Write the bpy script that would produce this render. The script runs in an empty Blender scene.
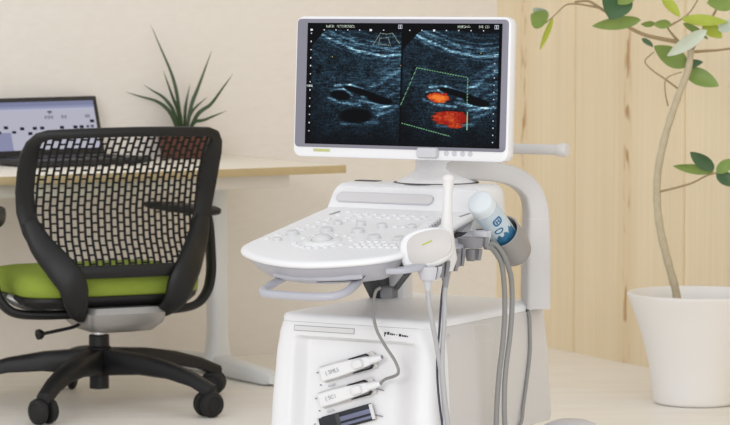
import bpy, bmesh, math, random
import numpy as np
from mathutils import Vector, Matrix, noise as mnoise
random.seed(7)
C = bpy.context.scene.collection
PI = math.pi

# ------------------------------------------------------------------ frames
# W world; M ultrasound machine (front face centre), K office chair, D desk right front corner, L laptop
FRAMES = {'W': ((0, 0), 0.0), 'M': ((-.03, 6.90), math.radians(-30)),
          'K': ((-.82, 9.20), math.radians(25)), 'D': ((-.062, 9.829), math.radians(32)),
          'L': ((-.88, 10.13), math.radians(43))}
CAMH, FPX = 1.25, 3000.0
PITCH = math.atan(212.5 / FPX)

def to_world(p, sp):
    (ox, oy), a = FRAMES[sp]
    c, s = math.cos(a), math.sin(a)
    return Vector((ox + p[0]*c - p[1]*s, oy + p[0]*s + p[1]*c, p[2]))

def at(px, py, D):
    """world point at depth D along the line of sight of a place measured in the photograph"""
    x = (px-365)/FPX; y = (212.5-py)/FPX
    r = (x, math.cos(PITCH)+y*math.sin(PITCH), -math.sin(PITCH)+y*math.cos(PITCH))
    t = D/r[1]
    return Vector((r[0]*t, D, CAMH + r[2]*t))

# ------------------------------------------------------------------ materials
def lin(c):
    return tuple((v/255/12.92 if v/255 <= .04045 else ((v/255+.055)/1.055)**2.4) for v in c) + (1,)

def mat(name, rgb, rough=.5, metal=0, spec=.5, vary=0.0, vscale=8, bump=0.0, bscale=200, trans=0, ior=1.45, alpha=1, coat=0, sss=0):
    m = bpy.data.materials.new(name); m.use_nodes = True
    nt = m.node_tree; b = nt.nodes['Principled BSDF']
    b.inputs['Base Color'].default_value = lin(rgb)
    b.inputs['Roughness'].default_value = rough
    b.inputs['Metallic'].default_value = metal
    b.inputs['Specular IOR Level'].default_value = spec
    b.inputs['Transmission Weight'].default_value = trans
    b.inputs['IOR'].default_value = ior
    b.inputs['Alpha'].default_value = alpha
    b.inputs['Coat Weight'].default_value = coat
    tc = nt.nodes.new('ShaderNodeTexCoord')
    if vary:
        n = nt.nodes.new('ShaderNodeTexNoise'); n.inputs['Scale'].default_value = vscale; n.inputs['Detail'].default_value = 4
        r = nt.nodes.new('ShaderNodeMix'); r.data_type = 'RGBA'
        k = 1-vary; l = lin(rgb)
        r.inputs[6].default_value = (l[0]*k, l[1]*k, l[2]*k, 1)
        r.inputs[7].default_value = tuple(min(1, v*(1+vary)) for v in l[:3]) + (1,)
        nt.links.new(tc.outputs['Object'], n.inputs['Vector'])
        nt.links.new(n.outputs['Fac'], r.inputs[0]); nt.links.new(r.outputs[2], b.inputs['Base Color'])
    if bump:
        n = nt.nodes.new('ShaderNodeTexNoise'); n.inputs['Scale'].default_value = bscale; n.inputs['Detail'].default_value = 2
        bp = nt.nodes.new('ShaderNodeBump'); bp.inputs['Strength'].default_value = bump; bp.inputs['Distance'].default_value = .002
        nt.links.new(tc.outputs['Object'], n.inputs['Vector'])
        nt.links.new(n.outputs['Fac'], bp.inputs['Height']); nt.links.new(bp.outputs['Normal'], b.inputs['Normal'])
    return m

WHITE = mat('enamel_white', (230, 230, 232), .38, vary=.012)
WHITE2 = mat('panel_offwhite', (206, 203, 201), .45, vary=.012)
LGREY = mat('light_grey_plastic', (196, 196, 201), .42, vary=.02)
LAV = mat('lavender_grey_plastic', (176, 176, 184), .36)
HANDLE = mat('handle_grey', (178, 178, 187), .3)
MGREY = mat('mid_grey_plastic', (150, 149, 152), .45)
CUPG = mat('taupe_grey_plastic', (150, 146, 144), .5)
DGREY = mat('dark_grey_plastic', (62, 63, 66), .45)
BLACK = mat('black_plastic', (17, 17, 19), .5, bump=.15, bscale=500)
BLACKF = mat('black_frame', (17, 17, 19), .48)
MESHM = mat('black_mesh_weave', (14, 14, 16), .75)
CHROME = mat('chrome', (205, 205, 208), .2, metal=1)
SILVER = mat('silver_cast_metal', (176, 174, 172), .38, metal=.6)
GREEN = mat('green_upholstery', (140, 158, 64), .9, spec=.2, vary=.08, vscale=60, bump=.4, bscale=900)
BEZEL = mat('grey_bezel', (126, 125, 137), .4)
CABLE = mat('grey_cable', (140, 139, 137), .5)
CABLE2 = mat('pale_grey_cable', (178, 178, 180), .45)
CABLED = mat('navy_cable', (58, 64, 84), .5)
SLOT = mat('pale_grey_strip', (218, 217, 218), .5)
STRIP = mat('pale_warm_grey_strip', (208, 205, 207), .5)
WAND = mat('wand_white', (222, 220, 219), .4)
FACE = mat('probe_face_grey', (200, 196, 193), .45)
PLUGINK = mat('pale_grey_ink', (176, 176, 182), .6)
KNOB = mat('knob_grey_white', (208, 208, 209), .45)
SEAM = mat('seam_shadow_gap', (120, 118, 118), .7)
INK = mat('black_ink', (30, 30, 34), .6)
INKG = mat('grey_ink', (138, 138, 142), .6)
LIME = mat('yellow_green_print', (176, 186, 84), .5)
LIMEP = mat('olive_green_print', (190, 192, 130), .5)
DESKW = mat('desk_white_laminate', (238, 232, 220), .4, vary=.01)
DESKE = mat('desk_oak_edge', (194, 174, 134), .5, vary=.06, vscale=30)
DESKL = mat('desk_white_metal', (228, 230, 232), .4)
APRON = mat('desk_grey_apron', (226, 221, 214), .5)
POTW = mat('white_ceramic', (238, 236, 234), .42, vary=.01)
POTR = mat('terracotta_brown', (98, 58, 44), .6, vary=.1, vscale=25)
SOIL = mat('dark_soil', (64, 48, 36), .95, vary=.3, vscale=90, bump=1, bscale=150)
BARK = mat('pale_bark', (190, 178, 152), .85, vary=.2, vscale=45, bump=.6, bscale=120)
TWIG = mat('brown_twig', (158, 138, 104), .8, vary=.15, vscale=50)
LEAFM = mat('leaf_mid_green', (126, 150, 78), .5, vary=.22, vscale=22)
LEAFD = mat('leaf_dark_green', (74, 104, 70), .42, vary=.25, vscale=22)
LEAFY = mat('leaf_yellow_green', (170, 182, 70), .5, vary=.15, vscale=22)
LEAFP = mat('leaf_pale_silver', (196, 206, 190), .35, vary=.12, vscale=30)
SPIKE = mat('spiky_leaf_green', (58, 78, 46), .5, vary=.3, vscale=30)
BLUE = mat('blue_print', (24, 98, 146), .45)
BLUED = mat('deep_blue_print', (48, 108, 146), .5, vary=.5, vscale=60)
BOTTLE = mat('translucent_bottle_plastic', (224, 238, 246), .25, trans=.3, ior=1.3)
CAPM = mat('frosted_cap', (232, 239, 243), .35, trans=.2, ior=1.3)
GELM = mat('blue_gel', (96, 160, 194), .3, vary=.5, vscale=45)
KEYM = mat('laptop_charcoal', (40, 40, 43), .45)
KEYK = mat('laptop_key_black', (24, 24, 26), .5)
PINW = mat('button_white', (226, 226, 227), .42)
GREYB = mat('button_shadow_grey', (150, 149, 150), .5)
PORT = mat('connector_socket_dark', (34, 36, 44), .4)
PORTS = mat('connector_socket_steel', (120, 124, 150), .35, metal=.6)
RACKG = mat('rack_grey_plastic', (132, 131, 134), .45)
CLIPG = mat('clip_grey_plastic', (98, 98, 102), .5)
RUB = mat('black_rubber', (20, 20, 21), .6)

def wall_material():
    m = bpy.data.materials.new('beige_plaster'); m.use_nodes = True
    nt = m.node_tree; b = nt.nodes['Principled BSDF']; b.inputs['Roughness'].default_value = .85; b.inputs['Specular IOR Level'].default_value = .2
    tc = nt.nodes.new('ShaderNodeTexCoord'); mp = nt.nodes.new('ShaderNodeMapping'); mp.inputs['Scale'].default_value = (22, 22, 60)
    n = nt.nodes.new('ShaderNodeTexNoise'); n.inputs['Scale'].default_value = 1; n.inputs['Detail'].default_value = 5
    r = nt.nodes.new('ShaderNodeValToRGB')
    r.color_ramp.elements[0].position = .3; r.color_ramp.elements[0].color = lin((230, 224, 217))
    r.color_ramp.elements[1].position = .7; r.color_ramp.elements[1].color = lin((233, 228, 222))
    nt.links.new(tc.outputs['Object'], mp.inputs[0]); nt.links.new(mp.outputs[0], n.inputs['Vector'])
    nt.links.new(n.outputs['Fac'], r.inputs[0]); nt.links.new(r.outputs[0], b.inputs['Base Color'])
    return m

def wood_material(period, first):
    """vertical pine boards; object x runs along the wall, z up"""
    m = bpy.data.materials.new('knotty_pine_boards'); m.use_nodes = True
    nt = m.node_tree; N = nt.nodes; b = N['Principled BSDF']; b.inputs['Roughness'].default_value = .6; b.inputs['Specular IOR Level'].default_value = .3
    L = nt.links.new
    def math_(op, a, c=None, clamp=False):
        n = N.new('ShaderNodeMath'); n.operation = op; n.use_clamp = clamp
        for i, v in enumerate((a, c)):
            if v is None: continue
            if isinstance(v, (int, float)): n.inputs[i].default_value = v
            else: L(v, n.inputs[i])
        return n.outputs[0]
    tc = N.new('ShaderNodeTexCoord'); sx = N.new('ShaderNodeSeparateXYZ'); L(tc.outputs['Object'], sx.inputs[0])
    t = math_('DIVIDE', math_('SUBTRACT', sx.outputs[0], first), period)
    fr = math_('FRACT', t); bd = math_('FLOOR', t)
    # grain
    mp = N.new('ShaderNodeMapping'); mp.inputs['Scale'].default_value = (55, 1, 1.2); L(tc.outputs['Object'], mp.inputs[0])
    g = N.new('ShaderNodeTexNoise'); g.inputs['Scale'].default_value = 1; g.inputs['Detail'].default_value = 6; L(mp.outputs[0], g.inputs['Vector'])
    mp2 = N.new('ShaderNodeMapping'); mp2.inputs['Scale'].default_value = (9, 1, .5); L(tc.outputs['Object'], mp2.inputs[0])
    g2 = N.new('ShaderNodeTexNoise'); g2.inputs['Scale'].default_value = 1; g2.inputs['Detail'].default_value = 3; L(mp2.outputs[0], g2.inputs['Vector'])
    gs = math_('ADD', math_('MULTIPLY', g.outputs['Fac'], .55), math_('MULTIPLY', g2.outputs['Fac'], .45))
    ramp = N.new('ShaderNodeValToRGB')
    e = ramp.color_ramp.elements
    e[0].position = .3; e[0].color = lin((229, 211, 177)); e[1].position = .68; e[1].color = lin((239, 224, 194))
    L(gs, ramp.inputs[0])
    # knots along the middle of each board
    cx = N.new('ShaderNodeCombineXYZ')
    L(math_('MULTIPLY', math_('SUBTRACT', fr, .5), 26), cx.inputs[0]); L(math_('MULTIPLY', bd, 7.3), cx.inputs[1]); L(math_('MULTIPLY', sx.outputs[2], 10.5), cx.inputs[2])
    kn = N.new('ShaderNodeTexNoise'); kn.inputs['Scale'].default_value = 1.0; kn.inputs['Detail'].default_value = 1.0; L(cx.outputs[0], kn.inputs['Vector'])
    near = math_('SUBTRACT', 1, math_('MULTIPLY', math_('ABSOLUTE', math_('SUBTRACT', fr, .5)), 26), True)
    km = math_('MULTIPLY', math_('MULTIPLY', math_('SUBTRACT', kn.outputs['Fac'], .515, True), 8, True), near, True)
    mx = N.new('ShaderNodeMix'); mx.data_type = 'RGBA'; L(math_('MULTIPLY', km, .95), mx.inputs[0]); L(ramp.outputs[0], mx.inputs[6]); mx.inputs[7].default_value = lin((164, 116, 62))
    # broad heartwood streak around the middle
    st = math_('MULTIPLY', math_('SUBTRACT', 1, math_('MULTIPLY', math_('ABSOLUTE', math_('SUBTRACT', fr, .5)), 7), True), .22)
    mx2 = N.new('ShaderNodeMix'); mx2.data_type = 'RGBA'; L(st, mx2.inputs[0]); L(mx.outputs[2], mx2.inputs[6]); mx2.inputs[7].default_value = lin((208, 172, 116))
    L(mx2.outputs[2], b.inputs['Base Color'])
    return m

def floor_material():
    m = bpy.data.materials.new('cream_floor'); m.use_nodes = True
    nt = m.node_tree; b = nt.nodes['Principled BSDF']; b.inputs['Roughness'].default_value = .42; b.inputs['Specular IOR Level'].default_value = .3
    tc = nt.nodes.new('ShaderNodeTexCoord'); mp = nt.nodes.new('ShaderNodeMapping'); mp.inputs['Scale'].default_value = (1.2, 7, 1); mp.inputs['Rotation'].default_value = (0, 0, math.radians(-28))
    n = nt.nodes.new('ShaderNodeTexNoise'); n.inputs['Scale'].default_value = 2.2; n.inputs['Detail'].default_value = 6
    r = nt.nodes.new('ShaderNodeValToRGB')
    r.color_ramp.elements[0].position = .3; r.color_ramp.elements[0].color = lin((237, 231, 222))
    r.color_ramp.elements[1].position = .7; r.color_ramp.elements[1].color = lin((244, 240, 233))
    nt.links.new(tc.outputs['Object'], mp.inputs[0]); nt.links.new(mp.outputs[0], n.inputs['Vector'])
    nt.links.new(n.outputs['Fac'], r.inputs[0]); nt.links.new(r.outputs[0], b.inputs['Base Color'])
    return m

def screen_material(name, strength):
    m = bpy.data.materials.new(name); m.use_nodes = True
    nt = m.node_tree; b = nt.nodes['Principled BSDF']
    a = nt.nodes.new('ShaderNodeVertexColor'); a.layer_name = 'picture'
    b.inputs['Base Color'].default_value = (.004, .004, .005, 1); b.inputs['Roughness'].default_value = .4; b.inputs['Specular IOR Level'].default_value = .03
    nt.links.new(a.outputs['Color'], b.inputs['Emission Color']); b.inputs['Emission Strength'].default_value = strength
    return m

# ------------------------------------------------------------------ things & mesh builder
INFO = {}
def frame_of(o): return INFO.get(o.name, (Vector((0, 0, 0)), 0.0))

def tag(o, label=None, cat=None, group=None, kind=None):
    if label: o['label'] = label
    if cat: o['category'] = cat
    if group: o['group'] = group
    if kind: o['kind'] = kind
    return o

def thing(name, label, cat, loc, sp='W', group=None):
    o = bpy.data.objects.new(name, None); C.objects.link(o)
    o.empty_display_size = .05
    w = to_world(loc, sp); o.location = w; rz = FRAMES[sp][1]; o.rotation_euler = (0, 0, rz)
    INFO[o.name] = (w, rz)
    return tag(o, label, cat, group)

class MB:
    def __init__(s): s.bm = bmesh.new()
    def add(s, verts, faces):
        vs = [s.bm.verts.new(v) for v in verts]
        for f in faces:
            try: s.bm.faces.new([vs[i] for i in f])
            except ValueError: pass
        return vs
    def rings(s, rings, closed=False, cap=True):
        n = len(rings[0]); vs = []
        for r in rings: vs += list(r)
        fs = []
        m = len(rings)
        for i in range(m if closed else m-1):
            j = (i+1) % m
            for k in range(n):
                l = (k+1) % n
                fs.append((i*n+k, i*n+l, j*n+l, j*n+k))
        if cap and not closed:
            fs.append(tuple(range(n-1, -1, -1))); fs.append(tuple((m-1)*n+k for k in range(n)))
        s.add(vs, fs)
    def box(s, c, d, rot=None, bevel=0, seg=2):
        x, y, z = (v/2 for v in d)
        M = rot if rot else Matrix.Identity(3)
        c = Vector(c)
        t = bmesh.new()
        vs = [t.verts.new(Vector((sx*x, sy*y, sz*z))) for sz in (-1, 1) for sy in (-1, 1) for sx in (-1, 1)]
        for f in ((0, 2, 3, 1), (4, 5, 7, 6), (0, 1, 5, 4), (2, 6, 7, 3), (0, 4, 6, 2), (1, 3, 7, 5)): t.faces.new([vs[i] for i in f])
        if bevel: bmesh.ops.bevel(t, geom=list(t.edges), offset=min(bevel, min(d)*.49), segments=seg, profile=.5, affect='EDGES')
        t.verts.index_update()
        s.add([c + M @ v.co for v in t.verts], [[v.index for v in f.verts] for f in t.faces]); t.free()
    def tube(s, pts, rad, n=12, section=None, up=None, cap=True):
        """sweep; rad is number, list, or (a,b) pairs; section rounds rectangles (superellipse power)"""
        pts = [Vector(p) for p in pts]; m = len(pts)
        if not isinstance(rad, list): rad = [rad]*m
        T = [(pts[min(i+1, m-1)]-pts[max(i-1, 0)]).normalized() for i in range(m)]
        u = Vector(up) if up else (Vector((0, 0, 1)) if abs(T[0].z) < .9 else Vector((1, 0, 0)))
        rings = []
        for i in range(m):
            a = (u - T[i]*u.dot(T[i]))
            a = a.normalized() if a.length > 1e-6 else T[i].orthogonal().normalized()
            if not up: u = a
            b = T[i].cross(a)
            ra, rb = rad[i] if isinstance(rad[i], tuple) else (rad[i], rad[i])
            e = section or 2
            ring = []
            for k in range(n):
                th = 2*PI*k/n; c, q = math.cos(th), math.sin(th)
                cc = math.copysign(abs(c)**(2/e), c); qq = math.copysign(abs(q)**(2/e), q)
                ring.append(pts[i] + a*cc*ra + b*qq*rb)
            rings.append(ring)
        s.rings(rings, cap=cap)
    def lathe(s, prof, c=(0, 0, 0), axis=(0, 0, 1), n=32, cap=True, ref=None):
        c = Vector(c); A = Vector(axis).normalized(); X = (Vector(ref) if ref else A.orthogonal()).normalized(); Y = A.cross(X)
        s.rings([[c + A*h + (X*math.cos(2*PI*k/n) + Y*math.sin(2*PI*k/n))*max(r, 1e-4) for k in range(n)] for r, h in prof], cap=cap)
    def ball(s, c, r, n=16):
        r = r if isinstance(r, tuple) else (r, r, r); c = Vector(c); m = n//2
        s.rings([[c + Vector((r[0]*math.sin(PI*i/m)*math.cos(2*PI*k/n), r[1]*math.sin(PI*i/m)*math.sin(2*PI*k/n), -r[2]*math.cos(PI*i/m))) for k in range(n)]
                 for i in [x if 0 < x < m else (.02 if x == 0 else m-.02) for x in range(m+1)]])
    def loft(s, loops, cap=True): s.rings([[Vector(p) for p in l] for l in loops], cap=cap)
    def build(s, name, m, parent=None, sp='W', smooth=40, origin=None, subsurf=0, rz=None):
        bm = s.bm
        bmesh.ops.recalc_face_normals(bm, faces=bm.faces)
        if parent is not None: base, a = INFO[parent.name]
        else:
            base = Vector(origin) if origin is not None else Vector((0, 0, 0)); a = rz if rz is not None else 0.0
        R = Matrix.Rotation(-a, 3, 'Z')
        for v in bm.verts: v.co = R @ (to_world(v.co, sp) - base)
        me = bpy.data.meshes.new(name); bm.to_mesh(me); bm.free()
        o = bpy.data.objects.new(name, me); C.objects.link(o); me.materials.append(m)
        if smooth is not None:
            for p in me.polygons: p.use_smooth = True
            if not subsurf: me.set_sharp_from_angle(angle=math.radians(smooth))
        if subsurf:
            md = o.modifiers.new('subdivision', 'SUBSURF'); md.levels = subsurf; md.render_levels = subsurf
        if parent is not None:
            o.parent = parent
        else:
            o.location = base; o.rotation_euler = (0, 0, a)
        INFO[o.name] = (base, a)
        return o

def smooth_path(pts, per=8):
    """Catmull-Rom"""
    P = [Vector(p) for p in pts]; out = []
    for i in range(len(P)-1):
        a, b, c, d = P[max(i-1, 0)], P[i], P[i+1], P[min(i+2, len(P)-1)]
        for k in range(per):
            t = k/per
            out.append(.5*((2*b)+(c-a)*t+(2*a-5*b+4*c-d)*t*t+(3*b-a-3*c+d)*t**3))
    out.append(P[-1]); return out

def interp(table, x):
    if x <= table[0][0]: return table[0][1]
    for (a, b), (c, d) in zip(table, table[1:]):
        if x <= c:
            t = (x-a)/(c-a); t = t*t*(3-2*t)*.4 + t*.6
            return b+(d-b)*t
    return table[-1][1]

def rrect(cx, cy, hx, hy, r, n=6):
    """rounded rectangle outline, counter-clockwise, as 2D points"""
    out = []
    for sx, sy, a0 in ((1, 1, 0), (-1, 1, 90), (-1, -1, 180), (1, -1, 270)):
        for k in range(n+1):
            a = math.radians(a0 + 90*k/n)
            out.append((cx + sx*(hx-r) + r*math.cos(a), cy + sy*(hy-r) + r*math.sin(a)))
    return out

def copy_child(src, parent, loc=None, rot=None):
    o = src.copy(); C.objects.link(o); o.parent = parent
    if loc is not None: o.location = loc
    if rot is not None: o.rotation_euler = rot
    INFO[o.name] = INFO[src.name]
    return o

def text_mesh(txt, size, name, m, parent, org, ux, uz, sp='M', depth=.0004, offset=0.0):
    """flat lettering lying in the plane through org spanned by ux, uz"""
    cu = bpy.data.curves.new('lettering', 'FONT'); cu.body = txt; cu.size = size; cu.extrude = depth; cu.align_x = 'CENTER'; cu.align_y = 'CENTER'; cu.offset = offset
    to = bpy.data.objects.new('lettering_source', cu); C.objects.link(to)
    dg = bpy.context.evaluated_depsgraph_get(); me = to.evaluated_get(dg).to_mesh()
    ux = Vector(ux).normalized(); uz = Vector(uz).normalized(); un = ux.cross(uz); org = Vector(org)
    mb = MB()
    mb.add([org + ux*v.co.x + uz*v.co.y + un*v.co.z for v in me.vertices], [list(p.vertices) for p in me.polygons])
    to.to_mesh_clear() if False else None
    bpy.data.objects.remove(to)
    return mb.build(name, m, parent, sp, smooth=None)

# ================================================================== SETTING
def setting():
    mb = MB(); mb.add([(-5, -2, 0), (5, -2, 0), (5, 14, 0), (-5, 14, 0), (-5, -2, -.05), (5, -2, -.05), (5, 14, -.05), (-5, 14, -.05)],
                      [(0, 1, 2, 3), (7, 6, 5, 4), (0, 4, 5, 1), (1, 5, 6, 2), (2, 6, 7, 3), (3, 7, 4, 0)])
    tag(mb.build('floor', floor_material(), smooth=None), 'cream floor running up to both walls', kind='structure')
    # plaster wall behind the desk, parallel to it
    u = Vector((math.cos(math.radians(32)), math.sin(math.radians(32)), 0)); v = Vector((-u.y, u.x, 0))
    corner = Vector((.487, 11.08, 0))
    a = corner; b = corner - u*6; H = Vector((0, 0, 2.9)); th = v*.12
    mb = MB(); mb.add([b, a, a+th, b+th, b+H, a+H, a+th+H, b+th+H], [(0, 1, 2, 3), (4, 5, 6, 7), (0, 1, 5, 4), (1, 2, 6, 5), (2, 3, 7, 6), (3, 0, 4, 7)])
    tag(mb.build('wall_left', wall_material(), smooth=None), 'plain beige plaster wall behind the desk', kind='structure')
    # boarded pine wall, board grooves real
    ang = math.atan2(-.887, .462)
    FRAMES['P'] = ((.487, 11.08), ang)
    mb = MB(); per = .698; first = -.154
    prof = []           # x, y (y>0 is behind the wall face as seen from the room once mirrored)
    xs = []
    e = .012
    k = 0; x0 = -.01
    edges = [first + per*i for i in range(0, 7)]
    prof.append((x0, 0))
    for g in edges[1:]:
        prof += [(g-e, 0), (g-e*.45, .016), (g+e*.45, .016), (g+e, 0)]
    prof.append((4.6, 0))
    n = len(prof); lo = [(p[0], p[1], 0) for p in prof]; hi = [(p[0], p[1], 2.9) for p in prof]
    back = [(4.6, .12, 0), (x0, .12, 0)]; backh = [(4.6, .12, 2.9), (x0, .12, 2.9)]
    L = lo+back; Hh = hi+backh; m = len(L)
    mb.add(L+Hh, [(i, (i+1) % m, m+(i+1) % m, m+i) for i in range(m)] + [tuple(range(m-1, -1, -1)), tuple(range(m, 2*m))])
    o = mb.build('wall_right', wood_material(per, first), None, 'P', smooth=None, origin=corner, rz=ang)
    tag(o, 'knotty pine boarded wall behind the planter', kind='structure')
setting()

# ================================================================== DESK
def desk():
    t = thing('desk', 'long white topped desk with oak front edge against the beige wall', 'desk', (-1.0, .38, 0), 'D')
    Z = .71; th = .026; Lx = 2.2; Wd = .76
    mb = MB(); mb.box((-Lx/2-.003, Wd/2+.003, Z-th/2), (Lx-.006, Wd-.006, th), bevel=.002)
    mb.build('desktop', DESKW, t, 'D')
    mb = MB(); mb.box((-Lx/2, .0015, Z-th/2-.0003), (Lx, .003, th), bevel=.001); mb.box((-.0015, Wd/2, Z-th/2-.0003), (.003, Wd, th), bevel=.001)
    mb.build('edge_band', DESKE, t, 'D')
    mb = MB(); mb.box((-Lx/2-.02, .075, Z-th-.022), (Lx-.32, .03, .044), bevel=.003)
    mb.build('apron', APRON, t, 'D')
    for cx in (-.285, -Lx+.26):
        mb = MB()
        mb.tube([(cx, .36, .03), (cx, .36, .08), (cx, .36, .14), (cx, .36, Z-th-.01)], [(.055, .04), (.04, .034), (.032, .032), (.032, .032)], n=20, section=3)
        mb.box((cx, .37, Z-th-.012), (.06, .6, .024), bevel=.004)
        mb.build('leg', DESKL, t, 'D')
        mb = MB()
        mb.tube([(cx, -.02, .022), (cx, .02, .025), (cx, .3, .033), (cx, .42, .033), (cx, .68, .025), (cx, .70, .022)],
                [(.014, .02), (.024, .032), (.033, .038), (.033, .038), (.025, .032), (.014, .02)], n=16, section=4)
        mb.build('foot', DESKL, t, 'D')
desk()

# ================================================================== pixel pictures for the two screens
def picture_mesh(name, img, x0, x1, z0, z1, y, parent, m, sp, plane=None):
    """img: H x W x 3 (display colours 0..1, row 0 on top) laid on a flat grid of faces"""
    h, w = img.shape[:2]
    xs = np.linspace(x0, x1, w+1); zs = np.linspace(z1, z0, h+1)
    f = plane or (lambda x, z: (x, y, z))
    base, a = INFO[parent.name]; R = Matrix.Rotation(-a, 3, 'Z')
    vs = [R @ (to_world(f(x, z), sp) - base) for z in zs for x in xs]
    fs = [(r*(w+1)+c, (r+1)*(w+1)+c, (r+1)*(w+1)+c+1, r*(w+1)+c+1) for r in range(h) for c in range(w)]
    me = bpy.data.meshes.new(name); me.from_pydata(vs, [], fs)
    at_ = me.color_attributes.new('picture', 'FLOAT_COLOR', 'CORNER')
    c = np.clip(img, 0, 1); c = np.where(c <= .04045, c/12.92, ((c+.055)/1.055)**2.4)
    arr = np.ones((h*w, 4, 4), np.float32); arr[:, :, :3] = c.reshape(h*w, 1, 3)
    at_.data.foreach_set('color', arr.ravel())
    o = bpy.data.objects.new(name, me); C.objects.link(o); me.materials.append(m); o.parent = parent
    INFO[o.name] = (base, a)
    return o

def blur(a, k):
    for ax in (0, 1):
        a = sum(np.roll(a, s, ax) for s in range(-k, k+1))/(2*k+1)
    return a

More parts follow.
